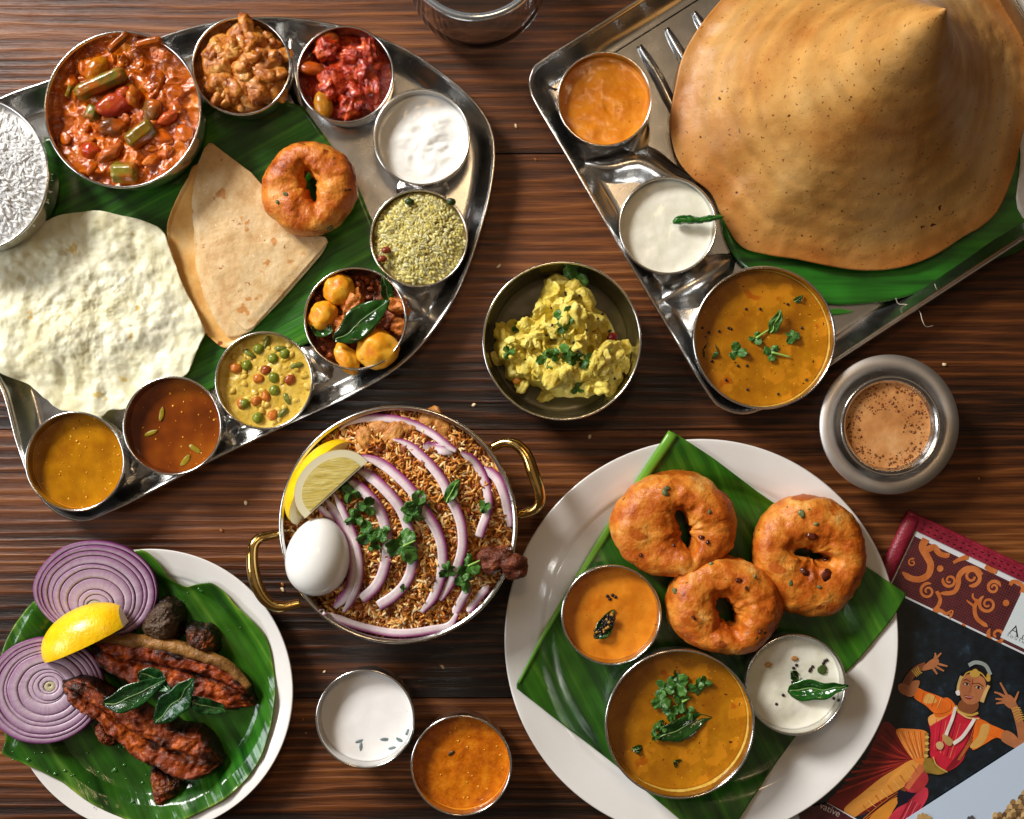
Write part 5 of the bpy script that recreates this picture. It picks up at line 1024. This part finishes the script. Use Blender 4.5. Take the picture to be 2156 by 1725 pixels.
# ------------------------------------------------------------------ tea in tumbler and saucer cup
DA = STEEL
zr = .036; x, y, _ = W(1873, 894, zr); q = R(147, zr)
V, F = lathe([(0, .001), (q * .60, .001), (q * .70, .005), (q * .77, .016), (q * .79, zr - .003), (q * .84, zr - .0006), (q * .96, zr - .0008), (q, zr - .0024), (q * 1.004, zr - .0014), (q * .995, zr), (q * .84, zr + .0004), (q * .785, zr - .0016), (q * .765, .018), (q * .69, .007), (q * .59, .003), (0, .003)], x, y, 110)
mk('saucer_bowl', V, F, mat('satin_steel', [(.35, (.66, .62, .58)), (.65, (.74, .70, .66))], ns=60, rough=.48, metal=1, bump=((700, .08, .0004, 3),)), None, 'wide rimmed steel saucer bowl holding the tea tumbler', 'saucer')
zr = .050; x, y, _ = W(1876, 897, zr); q = R(106, zr)
V, F = lathe([(0, .0036), (q * .62, .0036), (q * .66, .006), (q * .80, zr - .012), (q * .86, zr - .005), (q * .97, zr - .0012), (q, zr - .0004), (q * .99, zr + .0006), (q * .95, zr + .0002), (q * .875, zr - .003), (q * .84, zr - .008), (q * .80, zr - .014), (q * .62, .006), (0, .006)], x, y, 110)
mk('tea_tumbler', V, F, STEEL, None, 'flared steel tumbler of milky tea', 'tumbler')
X, Y, T, F = disc(80); r = q * .846; V = np.column_stack([X * r + x, Y * r + y, zr - .0075 + .0006 * T ** 20 + .0003 * fbm(P3(X * 8, Y * 8), 3, 3)])
tea = mk('milky_tea', V, [F], CHAI, None, 'frothy milky brown tea in the steel tumbler', 'tea')
rg = np.random.default_rng(6); parts = []; cc = []
th_ = np.linspace(0, 2 * PI, 12, endpoint=False)
for i in range(620):
    a = rg.random() * 2 * PI; k = 1 - .62 * rg.random() ** 1.7
    if k < .66 and (math.cos(a - 4.2) > -.1): continue
    s = (.0003 + .0010 * rg.random() ** 3); cx_, cy_ = x + math.cos(a) * r * k * .985, y + math.sin(a) * r * k * .985
    hv, hf = lathe([(s * math.cos(b), s * .7 * math.sin(b)) for b in np.linspace(0, PI / 2, 4)], 0, 0, 9); hv = hv + np.array([cx_, cy_, zr - .0074])
    parts.append((hv, hf)); cc.append(np.tile(np.array(L(140, 82, 42)) * (.75 + .5 * rg.random()), (len(hv), 1)))
V, F = join(parts); mk('tea_bubble', V, F, VCG, tea, kind='stuff', col=np.concatenate(cc))

# ------------------------------------------------------------------ drinking glass
GLS = mat('clear_glass', [(1, (.97, .98, 1.0))], rough=.0, trans=1., ior=1.46)
x, y, _ = W(1005, -48, .025); ro = R(145, .025); rr_ = R(147, .075); kx = .0
pr = [(0, .0005), (ro * .72, .0005), (ro * .90, .004), (ro * .985, .012), (ro, .025), (ro * .985, .048), (rr_ * .985, .085), (rr_ * .975, .0862), (rr_ * .965, .085), (ro * .955, .048), (ro * .965, .026), (ro * .93, .016), (ro * .80, .010), (0, .009)]
p = catmull(np.array(pr), 70, False); V, F = lathe([(max(0, a), b) for a, b in p], x, y, 110)
gl_ = mk('drinking_glass', V, F, GLS, None, 'clear drinking glass cut off by the top edge of the picture', 'glass')

V, F = lathe([(rr_ * .985 + .0034 * math.cos(a), .0865 + .0042 * math.sin(a)) for a in np.linspace(0, 2 * PI, 15)], x, y, 120)
mk('rim', V, F, mat('glass_lip_painted_glint', [(.4, (.66, .74, .84)), (.6, (.80, .86, .92))], ns=30, rough=.10, metal=.85), gl_)  # blue-white metal tint stands in for light caught in the glass lip
# crumbs and spilled grains on the wood
rg = np.random.default_rng(77); parts = []; cc = []
for px, py in [(1090, 250), (1130, 330), (585, 1230), (590, 1245), (690, 1415), (105, 1295), (640, 1520), (650, 1540), (1060, 700), (1000, 860), (930, 1400), (1100, 840), (1050, 560), (470, 1110), (720, 960), (1240, 920), (1990, 760), (2060, 1000), (520, 1060)]:
    s = .0006 + .0009 * rg.random(); q = blob((*W(px + rg.normal(0, 6), py + rg.normal(0, 6))[:2], s * .5), (s * 1.6, s, s * .7), (0, 0, rg.random() * 6), .5, 1.6, len(parts), 2); parts.append(q); cc.append(np.tile(L(226, 200, 160) if rg.random() < .6 else L(150, 90, 40), (len(q[0]), 1)))
V, F = join(parts); mk('crumbs', V, F, VC, None, 'tiny pale crumbs scattered over the wooden table', 'crumbs', kind='stuff', col=np.concatenate(cc))

# ------------------------------------------------------------------ menu with leather frame
U_, Vv = np.array([.9026, .4305]), np.array([-.4305, .9026]); O_ = np.array([1914, 1077.])
mz0 = .006
def mp(u, v): return tuple(O_ + U_ * u + Vv * v)
menu = thing('menu', 'restaurant menu in a red leather frame showing a printed dancer', 'menu', W(2060, 1450, 0))
PRT = mat('glossy_print', [(1, (1, 1, 1))], vc=1, rough=.22, coat=.2, bump=((30, .04, .004, 2),))
PRN = mat('clouded_print', [(.35, (.45, .45, .45)), (.5, (.8, .8, .8)), (.62, (1.2, 1.25, 1.3)), (.75, (3.2, 3.4, 3.6))], ns=75, nd=6, vc=1, rough=.22, coat=.2)
def slab(name, poly, z, h, m, parent, col=None):
    a = ccw(WP(poly, z)); n = len(a); V = np.concatenate([np.column_stack([a, np.full(n, z - h)]), np.column_stack([a, np.full(n, z)])])
    F = [list(range(n, 2 * n)), list(range(n))[::-1]] + [[i, (i + 1) % n, (i + 1) % n + n, i + n] for i in range(n)]
    return mk(name, V, F, m, parent, smooth=False, col=None if col is None else np.tile(col, (2 * n, 1)))
LEA = mat('red_leather', [(.35, L(120, 24, 44)), (.65, L(160, 40, 62))], ns=90, rough=.38, bump=((420, .5, .0012, 4),))
slab('backing_board', [mp(4, 4), mp(760, 4), mp(760, 900), mp(4, 900)], .0042, .004, mat('board', [(1, L(90, 20, 34))], rough=.6), menu)
def roll(pts, w_, h_, name): p = resample(WP(pts, .006), 60, False); V, F = sweep(np.column_stack([p, np.full(60, .0036)]), circ(R(w_), 16, h_)); V[:, 2] = np.maximum(V[:, 2], .0004); return mk(name, V, F, LEA, menu)
roll([mp(15, 8), mp(15, 905)], 17, .0050, 'leather_spine')
def stitched(pts, nm):
    return slab(nm, pts, .0068, .0062, LEA, menu)
stitched([mp(0, 0), mp(760, 0), mp(760, 30), mp(34, 30), mp(0, 26)], 'leather_edging')
V, F = sweep(np.column_stack([resample(WP([mp(2, 3), mp(760, 3)], .006), 80, False), np.full(80, .0048)]), circ(R(6), 10, .0026)); mk('leather_fold', V, F, LEA, menu)
TH = mat('stitching_thread', [(1, L(96, 16, 34))], rough=.6)
parts = []
for v_ in (11, 22):
    for i in range(22):
        a, b_ = W(*mp(34 + i * 15, v_), .0069), W(*mp(34 + i * 15 + 9, v_), .0069); parts.append(sweep(np.stack([a, (a + b_) / 2 + np.array([0, 0, .0003]), b_]), circ(.00042, 6)))
for i in range(11):
    a, b_ = W(*mp(29, 40 + i * 15), .0062), W(*mp(29, 49 + i * 15), .0062); parts.append(sweep(np.stack([a, (a + b_) / 2 + np.array([0, 0, .0003]), b_]), circ(.00042, 6)))
V, F = join(parts); mk('stitch', V, F, TH, menu, kind='stuff')
zp = .0052
paper = mat('menu_paper', [(1, L(222, 226, 232))], rough=.25, coat=.15)
page = slab('page', [mp(30, 30), mp(760, 30), mp(760, 900), mp(30, 900)], zp, .001, paper, menu)
MAR = mat('maroon_print', [(.4, L(64, 26, 30)), (.6, L(84, 34, 38))], ns=120, rough=.22, coat=.2)
band = slab('patterned_band', [mp(33, 42), mp(760, 42), mp(760, 164), mp(33, 164)], zp + .00012, .0002, MAR, page)
parts = []
for i in range(60):
    u = 36 + i * 5.2; parts.append(('v', u))
gl = []
for i in range(70): u = 34 + i * 5.4; gl.append([mp(u, 42), mp(u + .9, 42), mp(u + .9, 164), mp(u, 164)])
for i in range(22): v_ = 44 + i * 5.5; gl.append([mp(33, v_), mp(420, v_), mp(420, v_ + .9), mp(33, v_ + .9)])
GRD = mat('grid_print', [(1, L(112, 56, 60))], rough=.25)
Vs, Fs = [], []
for i, g in enumerate(gl):
    zz = zp + .00018 + (.00003 if i >= 70 else 0); a = WP(g, zz); Vs.append(np.column_stack([a, np.full(4, zz)])); Fs.append(np.array([[4 * i, 4 * i + 1, 4 * i + 2, 4 * i + 3]]))
mk('printed_grid', np.concatenate(Vs), Fs, GRD, page, smooth=False, kind='stuff')
ORA = mat('copper_print', [(.4, L(190, 104, 50)), (.6, L(206, 122, 66))], ns=120, rough=.22, coat=.2)
SCZ = [zp + .0003]
def scroll(pts, w0, w1):
    p = catmull(np.array(pts, float), 50, False); t_ = np.gradient(p, axis=0); t_ /= np.linalg.norm(t_, axis=1)[:, None]; nn = np.stack([-t_[:, 1], t_[:, 0]], 1); s = np.linspace(0, 1, 50); wv = (w0 + (w1 - w0) * s)[:, None] / 2; wv = wv * np.minimum(1, .3 + (1 - s[:, None]) * 8)
    SCZ[0] += .000012; z_ = SCZ[0]; a, b_ = WP(p + nn * wv, z_), WP(p - nn * wv, z_); V = np.concatenate([np.column_stack([a, np.full(50, z_)]), np.column_stack([b_, np.full(50, z_)])]); i = np.arange(49)
    return V, [np.stack([i, i + 1, i + 51, i + 50], 1)]
def spiral(cx, cy, r0, r1, a0, turns, k=30): return [(cx + (r0 + (r1 - r0) * t) * math.cos(a0 + turns * 2 * PI * t), cy + (r0 + (r1 - r0) * t) * math.sin(a0 + turns * 2 * PI * t)) for t in np.linspace(0, 1, k)]
cr = lambda p: crop(1617, 862.4, p)
sh = [(cr([(1330, 1090), (1300, 1160), (1340, 1240), (1370, 1310), (1350, 1390), (1280, 1430), (1200, 1420), (1130, 1370)]), 16, 12),
      (cr([(1340, 1180), (1400, 1160), (1440, 1210), (1500, 1230), (1530, 1215)]), 14, 10), (cr([(1560, 1290), (1620, 1260), (1690, 1240)]), 6, 12),
      (spiral(*cr([(1718, 1408)])[0], 5, 20, 0, 1.3), 5, 9), (cr([(1790, 1400), (1750, 1350), (1670, 1345), (1610, 1400), (1600, 1480), (1560, 1540), (1440, 1550)]), 14, 8), (spiral(*cr([(1530, 1440)])[0], 3, 15, 1, 1.4), 4, 7),
      (spiral(*cr([(1345, 1530)])[0], 3, 17, 2, 1.5), 4, 7), (cr([(1420, 1530), (1450, 1600), (1430, 1660), (1390, 1700)]), 7, 9), (spiral(*cr([(1900, 1500)])[0], 3, 15, 3, 1.5), 4, 8), (spiral(*cr([(1850, 1640)])[0], 3, 19, .5, 1.6), 4, 8),
      (cr([(1770, 1600), (1740, 1670), (1760, 1760), (1850, 1830)]), 8, 9), (cr([(1760, 1620), (1725, 1580), (1728, 1545)]), 6, 3), (cr([(1745, 1665), (1700, 1630), (1670, 1605)]), 6, 3), (spiral(*cr([(1930, 1900)])[0], 4, 20, 2, 1.3), 5, 9),
      (cr([(1830, 1320), (1880, 1350), (1930, 1360)]), 10, 14), (spiral(*cr([(1215, 1290)])[0], 2, 9, 4, 1.2), 3, 4), (cr([(1380, 1720), (1440, 1690), (1500, 1720), (1550, 1700), (1530, 1760)]), 8, 6), (cr([(2040, 1480), (2060, 1450), (2110, 1460), (2150, 1500), (2130, 1560)]), 8, 10), (cr([(1600, 1900), (1650, 1850), (1640, 1800)]), 10, 6)]
V, F = join([scroll(*s) for s in sh] + [(np.column_stack([WP([(cx_ + r_ * math.cos(a), cy_ + r_ * math.sin(a)) for a in np.linspace(0, 2 * PI, 16, endpoint=False)], zp + .0007), np.full(16, zp + .0007)]), [list(range(16))]) for cx_, cy_, r_ in [(*cr([(1450, 1340)])[0], 7), (*cr([(2005, 1630)])[0], 7)]])
mk('scroll_print', V, F, ORA, page, smooth=False, kind='stuff')
lab = slab('name_panel', [(2151.5, 1247), (2600, 1460), (2500, 1680), (2105, 1343)][:1] + [(2460, 1394), (2415, 1490), (2106.5, 1342.5)], zp + .0010, .0003, mat('panel_paper', [(1, L(214, 226, 232))], rough=.25), page)
INK = mat('dark_ink', [(1, L(28, 38, 46))], rough=.4)
def text(body, px, py, size, name, m, z, font_scale=(1, 1), par=page):
    cu = bpy.data.curves.new(name, 'FONT'); cu.body = body; cu.size = R(size, z); cu.materials.append(m); cu.extrude = .00004; cu.space_character = font_scale[1]
    t_ = bpy.data.objects.new(name + '_curve', cu); C.objects.link(t_); bpy.context.view_layer.update()
    me = bpy.data.meshes.new_from_object(t_.evaluated_get(bpy.context.evaluated_depsgraph_get())); bpy.data.objects.remove(t_)
    o = bpy.data.objects.new(name, me); C.objects.link(o); o.parent = par; o.location = W(px, py, z) - ORG[par.name]; o.rotation_euler = (0, 0, -math.atan2(.4305, .9026)); o.scale = (font_scale[0], 1, 1); ORG[o.name] = W(px, py, z); return o
c3 = lambda p: [(2021.3 + x * .1085, 1197.8 + y * .1085) for x, y in p]
zt = zp + .00115
A_ = [[(1075, 1098), (1090, 1098), (1130, 1320), (1095, 1308)], [(1085, 1100), (1092, 1125), (965, 1245), (950, 1240)], [(1000, 1190), (1012, 1180), (1112, 1228), (1110, 1242)], [(936, 1238), (990, 1262), (986, 1270), (930, 1246)], [(1070, 1300), (1138, 1330), (1134, 1338), (1066, 1308)],
      [(1225, 1280), (1237, 1286), (1206, 1362), (1192, 1356)], [(1160, 1338), (1236, 1374), (1232, 1382), (1156, 1346)], [(1240, 1160), (1262, 1170), (1330, 1400), (1305, 1400)]]
parts = []
for i, g in enumerate(A_):
    a = WP(c3(g), zt + i * .00001); parts.append((np.column_stack([a, np.full(4, zt + i * .00001)]), [[0, 1, 2, 3]]))
V, F = join(parts); mk('printed_name', V, F, INK, page, smooth=False)
text('SOUTH', *c3([(905, 1300)])[0], 7.6, 'printed_word', mat('grey_ink', [(1, L(110, 118, 124))], rough=.4), zt, (1.1, 1.75))
# the dancer photograph
pnl = [mp(33, 168), mp(560, 168), (2400, 1800), (1907, 1790), (1840, 1768), (1770, 1742), (1700, 1690), (1740, 1600)]
slab('photo_panel', pnl, zp + .0009, .0002, PRN, page, L(22, 32, 40))
c8 = lambda p: crop(1617, 1293.6, p)
FZ = [zp + .00095]; dv = []; dc = []
def fig(poly, c, spl=True, jit=.10, sd=0):
    FZ[0] += .000014; q = np.array(c8(poly)); q = catmull(q, max(24, len(poly) * 5)) if spl else q; n = len(q); c0 = q.mean(0)
    ring = [c0[None], c0 + (q - c0) * .5, q]; P_ = np.concatenate(ring); V = np.column_stack([WP(P_, FZ[0]), np.full(len(P_), FZ[0])])
    i = np.arange(n); j = (i + 1) % n; F = [np.stack([0 * i, 1 + i, 1 + j], 1), np.stack([1 + i, 1 + n + i, 1 + n + j, 1 + j], 1)]
    k = 1 + jit * 2.5 * fbm(np.column_stack([P_ * .06, np.full(len(P_), len(dv) * 1.7)]), 5, 3); dv.append((V, F)); dc.append(np.array(c)[None] * k[:, None])
def bar(pts, w0, w1, c, jit=.1):
    p = catmull(np.array(pts, float), 24, False); t_ = np.gradient(p, axis=0); t_ /= np.linalg.norm(t_, axis=1)[:, None] + 1e-9; nn = np.stack([-t_[:, 1], t_[:, 0]], 1); wv = np.linspace(w0, w1, 24)[:, None] / 2
    FZ[0] += .000014; a = np.array(c8(p + nn * wv)); b_ = np.array(c8(p - nn * wv)); P_ = np.concatenate([a, b_]); V = np.column_stack([WP(P_, FZ[0]), np.full(48, FZ[0])]); i = np.arange(23)
    k = 1 + jit * 2.5 * fbm(np.column_stack([P_ * .08, np.full(48, len(dv) * 1.3)]), 9, 3); dv.append((V, [np.stack([i, i + 1, i + 25, i + 24], 1)])); dc.append(np.array(c)[None] * k[:, None])
SK, SKD, ORG_, RD, RDD, GO, WH = L(178, 112, 72), L(132, 76, 46), L(232, 112, 34), L(196, 34, 56), L(96, 14, 22), L(196, 156, 70), L(236, 226, 220)
fig([(980, 900), (1070, 960), (1180, 1100), (1260, 1240), (1180, 1400), (1000, 1560), (760, 1700), (600, 1640), (500, 1580), (760, 1330), (900, 1050)], L(120, 26, 24), True, .2)
for i in range(11):
    a = (1215, 1225); e = [(700, 1330 + i * 0), (740, 1280), (790, 1240), (830, 1190), (870, 1130), (905, 1080), (940, 1020), (985, 960), (650, 1400), (620, 1450), (580, 1500)][i]; bar([a, ((a[0] + e[0]) / 2, (a[1] + e[1]) / 2 + 12), e], 5, 20, RDD if i % 2 else L(172, 50, 40), .2)
fig([(1220, 1225), (1310, 1290), (1250, 1380), (1100, 1480), (960, 1560), (800, 1660), (700, 1720), (640, 1640), (800, 1500), (950, 1380), (1080, 1300)], L(222, 150, 66), True, .16)
for i in range(5): bar([(1180, 1440 + i * 6), (960, 1590 + i * 14), (800, 1725 + i * 10)], 4, 8, RDD if i % 2 else L(190, 110, 40))
fig([(1080, 1540), (1100, 1570), (1040, 1680), (1020, 1740), (850, 1740), (930, 1640)], L(214, 140, 50), True, .15)
fig([(1100, 1480), (1180, 1500), (1300, 1480), (1260, 1560), (1130, 1620), (1090, 1580)], L(24, 22, 40), True)
fig([(1280, 1480), (1340, 1460), (1345, 1540), (1290, 1640), (1230, 1740), (1020, 1740), (1080, 1640), (1180, 1580)], L(196, 52, 72), True, .25)
fig([(1310, 1290), (1350, 1380), (1330, 1440), (1260, 1500), (1170, 1490), (1150, 1440), (1220, 1370)], L(176, 50, 56), True, .2)
bar([(1310, 1270), (1240, 1360), (1170, 1470)], 70, 40, L(206, 112, 70))
# torso and sash
fig([(1380, 850), (1480, 760), (1580, 780), (1750, 850), (1800, 900), (1760, 1020), (1680, 1130), (1640, 1230), (1560, 1300), (1480, 1320), (1400, 1260), (1360, 1150), (1370, 1000), (1350, 900)], RD, True, .18)
fig([(1720, 920), (1800, 900), (1760, 1040), (1700, 1120), (1600, 1260), (1530, 1310), (1500, 1300), (1620, 1150), (1680, 1050)], L(140, 24, 40), True, .15)
fig([(1080, 970), (1200, 965), (1330, 985), (1350, 1060), (1320, 1250), (1270, 1260), (1200, 1200), (1110, 1060)], L(226, 130, 54), True, .15)
fig([(1350, 870), (1420, 830), (1500, 830), (1520, 850), (1400, 920), (1365, 940)], L(228, 160, 86), True)
fig([(1400, 780), (1500, 700), (1580, 770), (1560, 830), (1420, 870)], ORG_, True, .12)
for i in range(7): bar([(1420 + i * 40, 880 + i * 8), (1410 + i * 34, 1000 + i * 10), (1400 + i * 26, 1140 + i * 14)], 5, 9, [L(224, 60, 80), L(140, 20, 40), L(230, 120, 90)][i % 3], .2)
for i in range(6): bar([(1730 + i * 9, 930 + i * 4), (1690 + i * 6, 1060), (1590 + i * 5, 1230)], 3, 5, L(226, 130, 60) if i % 2 else L(96, 14, 30), .2)
for i in range(8): bar([(1100 + i * 26, 985), (1150 + i * 20, 1090), (1220 + i * 12, 1210)], 4, 8, [L(246, 176, 96), L(190, 92, 30)][i % 2], .2)
for i in range(9): bar([(1215 - i * 52, 1270 + i * 42), (1240 - i * 52, 1305 + i * 42), (1262 - i * 50, 1345 + i * 40)], 7, 3, L(250, 196, 110) if i % 2 else L(180, 104, 40), .2)
for i in range(5): bar([(1190 + i * 24, 1560 + i * 10), (1150 + i * 26, 1650), (1100 + i * 30, 1740)], 5, 8, L(226, 110, 120) if i % 2 else L(150, 24, 44), .2)
# arms
fig([(1250, 620), (1330, 650), (1440, 690), (1530, 740), (1540, 800), (1480, 830), (1400, 830), (1330, 770), (1230, 700)], ORG_, True, .14)
fig([(1340, 670), (1400, 690), (1420, 740), (1370, 750), (1310, 740)], L(222, 170, 90), True)
fig([(1100, 590), (1180, 570), (1265, 555), (1275, 590), (1220, 690), (1150, 680), (1100, 640)], SK, True)
bar([(1160, 590), (1200, 520), (1260, 460), (1330, 430)], 70, 60, SKD)
fig([(1310, 440), (1370, 385), (1420, 370), (1440, 400), (1400, 450), (1340, 470), (1300, 475)], SK, True)
for e in ([(1400, 385), (1410, 350), (1408, 325)], [(1410, 380), (1435, 350), (1460, 326)], [(1410, 410), (1460, 425), (1512, 438)], [(1400, 430), (1440, 455), (1482, 478)], [(1385, 445), (1405, 475), (1425, 505)]): bar(e, 24, 13, SK)
for i in range(4): bar([(1212 + i * 16, 470 - i * 10), (1235 + i * 14, 500 - i * 6), (1255 + i * 14, 525 - i * 10)], 9, 9, GO)
fig([(1750, 900), (1810, 890), (1880, 930), (1950, 960), (2020, 1000), (2000, 1060), (1920, 1040), (1830, 1090), (1740, 1140), (1720, 1120)], ORG_, True, .14)
for i in range(4): bar([(1310 + i * 50, 660 + i * 14), (1300 + i * 48, 700 + i * 14), (1290 + i * 44, 745 + i * 16)], 5, 5, L(252, 186, 110) if i % 2 else L(190, 84, 24), .2)
fig([(1800, 930), (1870, 940), (1820, 1080), (1740, 1130), (1700, 1110), (1770, 1020)], L(214, 164, 84), True)
fig([(1990, 980), (2060, 1000), (2120, 1060), (2180, 1100), (2100, 1130), (2020, 1100), (1960, 1050)], SK, True)
bar([(2150, 1080), (2130, 960), (2100, 850), (2070, 770)], 80, 60, SK)
fig([(1990, 690), (2040, 680), (2090, 740), (2080, 790), (2030, 790), (1980, 740)], SK, True)
for e in ([(2020, 700), (1990, 640), (1955, 575)], [(2000, 700), (1950, 670), (1905, 655)], [(1995, 720), (1950, 715), (1915, 712)], [(2000, 740), (1960, 745), (1920, 752)], [(2070, 740), (2090, 700), (2110, 650)]): bar(e, 26, 13, SK)
for i in range(6): bar([(2050 + i * 10, 800 + i * 22), (2090 + i * 9, 785 + i * 20), (2125 + i * 8, 790 + i * 18)], 9, 9, GO)
# head
fig([(1690, 470), (1760, 440), (1840, 480), (1875, 560), (1860, 640), (1800, 620), (1700, 560), (1650, 540), (1630, 510)], L(20, 16, 18), True)
fig([(1630, 720), (1760, 730), (1765, 800), (1690, 840), (1600, 800)], SKD, True)
fig([(1640, 540), (1690, 505), (1770, 510), (1825, 550), (1835, 630), (1800, 710), (1740, 755), (1680, 755), (1630, 710), (1612, 630)], SK, True, .12)
fig([(1645, 560), (1690, 530), (1720, 570), (1700, 700), (1650, 690), (1622, 630)], L(164, 100, 64), True)
bar([(1645, 555), (1675, 552), (1705, 572)], 8, 5, L(30, 16, 14)); bar([(1735, 585), (1775, 582), (1815, 610)], 5, 8, L(30, 16, 14))
fig([(1650, 587), (1670, 582), (1694, 594), (1675, 599)], L(196, 180, 168), True); fig([(1748, 611), (1770, 607), (1798, 624), (1770, 627)], L(196, 180, 168), True)
fig([(1666, 582), (1680, 580), (1684, 596), (1670, 598)], L(20, 12, 10), True); fig([(1762, 610), (1780, 608), (1782, 626), (1766, 628)], L(20, 12, 10), True)
bar([(1640, 588), (1670, 576), (1704, 596)], 5, 4, L(24, 12, 10)); bar([(1735, 610), (1770, 602), (1810, 630)], 4, 5, L(24, 12, 10))
bar([(1715, 590), (1700, 640), (1690, 655)], 6, 12, L(158, 94, 60)); fig([(1655, 680), (1690, 690), (1730, 690), (1705, 715), (1670, 710)], L(150, 40, 44), True); bar([(1662, 690), (1690, 698), (1722, 696)], 4, 3, L(226, 206, 196))
bar([(1724, 545), (1722, 580)], 5, 3, L(120, 20, 20)); fig([(1716, 580), (1726, 576), (1730, 586), (1720, 590)], L(120, 20, 20), True)
bar([(1690, 430), (1750, 405), (1830, 430), (1875, 510)], 34, 30, L(150, 160, 156)); bar([(1640, 540), (1680, 490), (1750, 480), (1800, 500), (1840, 550)], 10, 10, GO)
fig([(1710, 480), (1750, 460), (1785, 500), (1765, 530), (1720, 530), (1700, 505)], GO, True); fig([(1845, 500), (1870, 510), (1870, 560), (1840, 560)], GO, True)
bar([(1630, 520), (1605, 600), (1600, 660)], 26, 24, L(206, 170, 110)); bar([(1860, 600), (1830, 660), (1800, 740)], 26, 34, L(206, 170, 110)); fig([(1580, 650), (1610, 640), (1615, 680), (1590, 680)], WH, True)
# jewellery, garland, belt
bar([(1580, 770), (1610, 820), (1700, 850), (1770, 830)], 22, 20, GO); bar([(1600, 820), (1680, 870), (1780, 880)], 14, 14, L(226, 180, 120))
bar([(1580, 780), (1555, 870), (1520, 960), (1490, 1040)], 26, 30, WH); bar([(1740, 880), (1690, 960), (1630, 1040), (1560, 1090)], 28, 32, WH)
fig([(1470, 1010), (1520, 1030), (1560, 1070), (1530, 1110), (1480, 1070)], L(186, 150, 90), True); fig([(1415, 1090), (1450, 1070), (1480, 1100), (1460, 1140), (1425, 1130)], L(206, 170, 120), True)
for i in range(9):
    x_, y_ = 1335 + (i % 2) * 4 - (i > 5) * 6, 1010 + i * 26; fig([(x_ - 18, y_), (x_, y_ - 15), (x_ + 18, y_), (x_, y_ + 15)], L(206, 176, 96) if i % 2 else L(150, 120, 50), True)
fig([(1310, 1240), (1370, 1210), (1420, 1280), (1500, 1325), (1440, 1350), (1370, 1340), (1320, 1330)], L(140, 112, 44), True, .35); bar([(1390, 1200), (1420, 1270), (1510, 1330)], 9, 9, L(206, 176, 96))
V, F = join(dv); mk('dancer_print', V, F, PRT, page, smooth=False, col=np.clip(np.concatenate(dc), 0, .9))
# folded pale blue sheet with a printed temple, lower band with text
z2 = zp + .0032
sky_ = slab('blue_leaflet', c8([(1160, 1725), (2156, 1082), (2500, 860), (2600, 1300), (2300, 1900), (1500, 2100), (1060, 1790)]), z2, .0004, mat('pale_blue_print', [(1, L(196, 214, 236))], rough=.25), menu)
dv.clear(); dc.clear(); FZ[0] = z2 + .0001
for i in range(46):
    row = i // 6; k = i % 6; bx = 1990 + k * 48 - row * 0 + (row % 2) * 20; by = 1500 + row * 40
    if bx < 1880 + (2150 - 1500 - (2150 - by)) * -.0 + max(0, 160 - (by - 1500) * .9): bx = bx
    if bx + 0 < 2150 - (by - 1470) * 1.15: continue
    c_ = [L(206, 172, 118), L(170, 134, 86), L(120, 92, 60)][(i * 5 + row) % 3]; fig([(bx, by), (bx + 20, by - 22), (bx + 42, by - 16), (bx + 44, by + 22), (bx + 4, by + 26)], c_, True, .2); bar([(bx, by + 26), (bx + 44, by + 24)], 8, 8, L(70, 52, 40))
for i in range(14):
    bx, by = 1890 + (i % 7) * 40, 1690 + (i // 7) * 40 ; fig([(bx, by), (bx + 18, by - 26), (bx + 38, by - 12), (bx + 36, by + 28), (bx + 2, by + 28)], [L(206, 172, 118), L(150, 116, 74), L(100, 76, 52)][i % 3], True, .2)
for bx, by in [(1270, 1700), (1300, 1690), (1330, 1700), (1355, 1715), (1690, 1720), (1715, 1712)]: fig([(bx - 14, by + 40), (bx - 10, by - 10), (bx + 8, by - 18), (bx + 22, by + 6), (bx + 24, by + 40)], L(190, 152, 96) if bx < 1500 else L(90, 84, 84), True, .2)
V, F = join(dv); mk('temple_print', V, F, PRT, sky_, smooth=False, col=np.clip(np.concatenate(dc), 0, .9))
lowb = slab('lower_band', c8([(250, 1640), (500, 1592), (740, 1725), (900, 1830), (300, 1900)]), zp + .0026, .0002, MAR, page)
slab('white_rule', c8([(495, 1586), (505, 1590), (760, 1732), (750, 1740)]), zp + .0028, .0002, paper, page)
text('vative', *c8([(428, 1628)])[0], 20, 'printed_caption', mat('pale_ink', [(1, L(196, 176, 170))], rough=.4), zp + .0028)
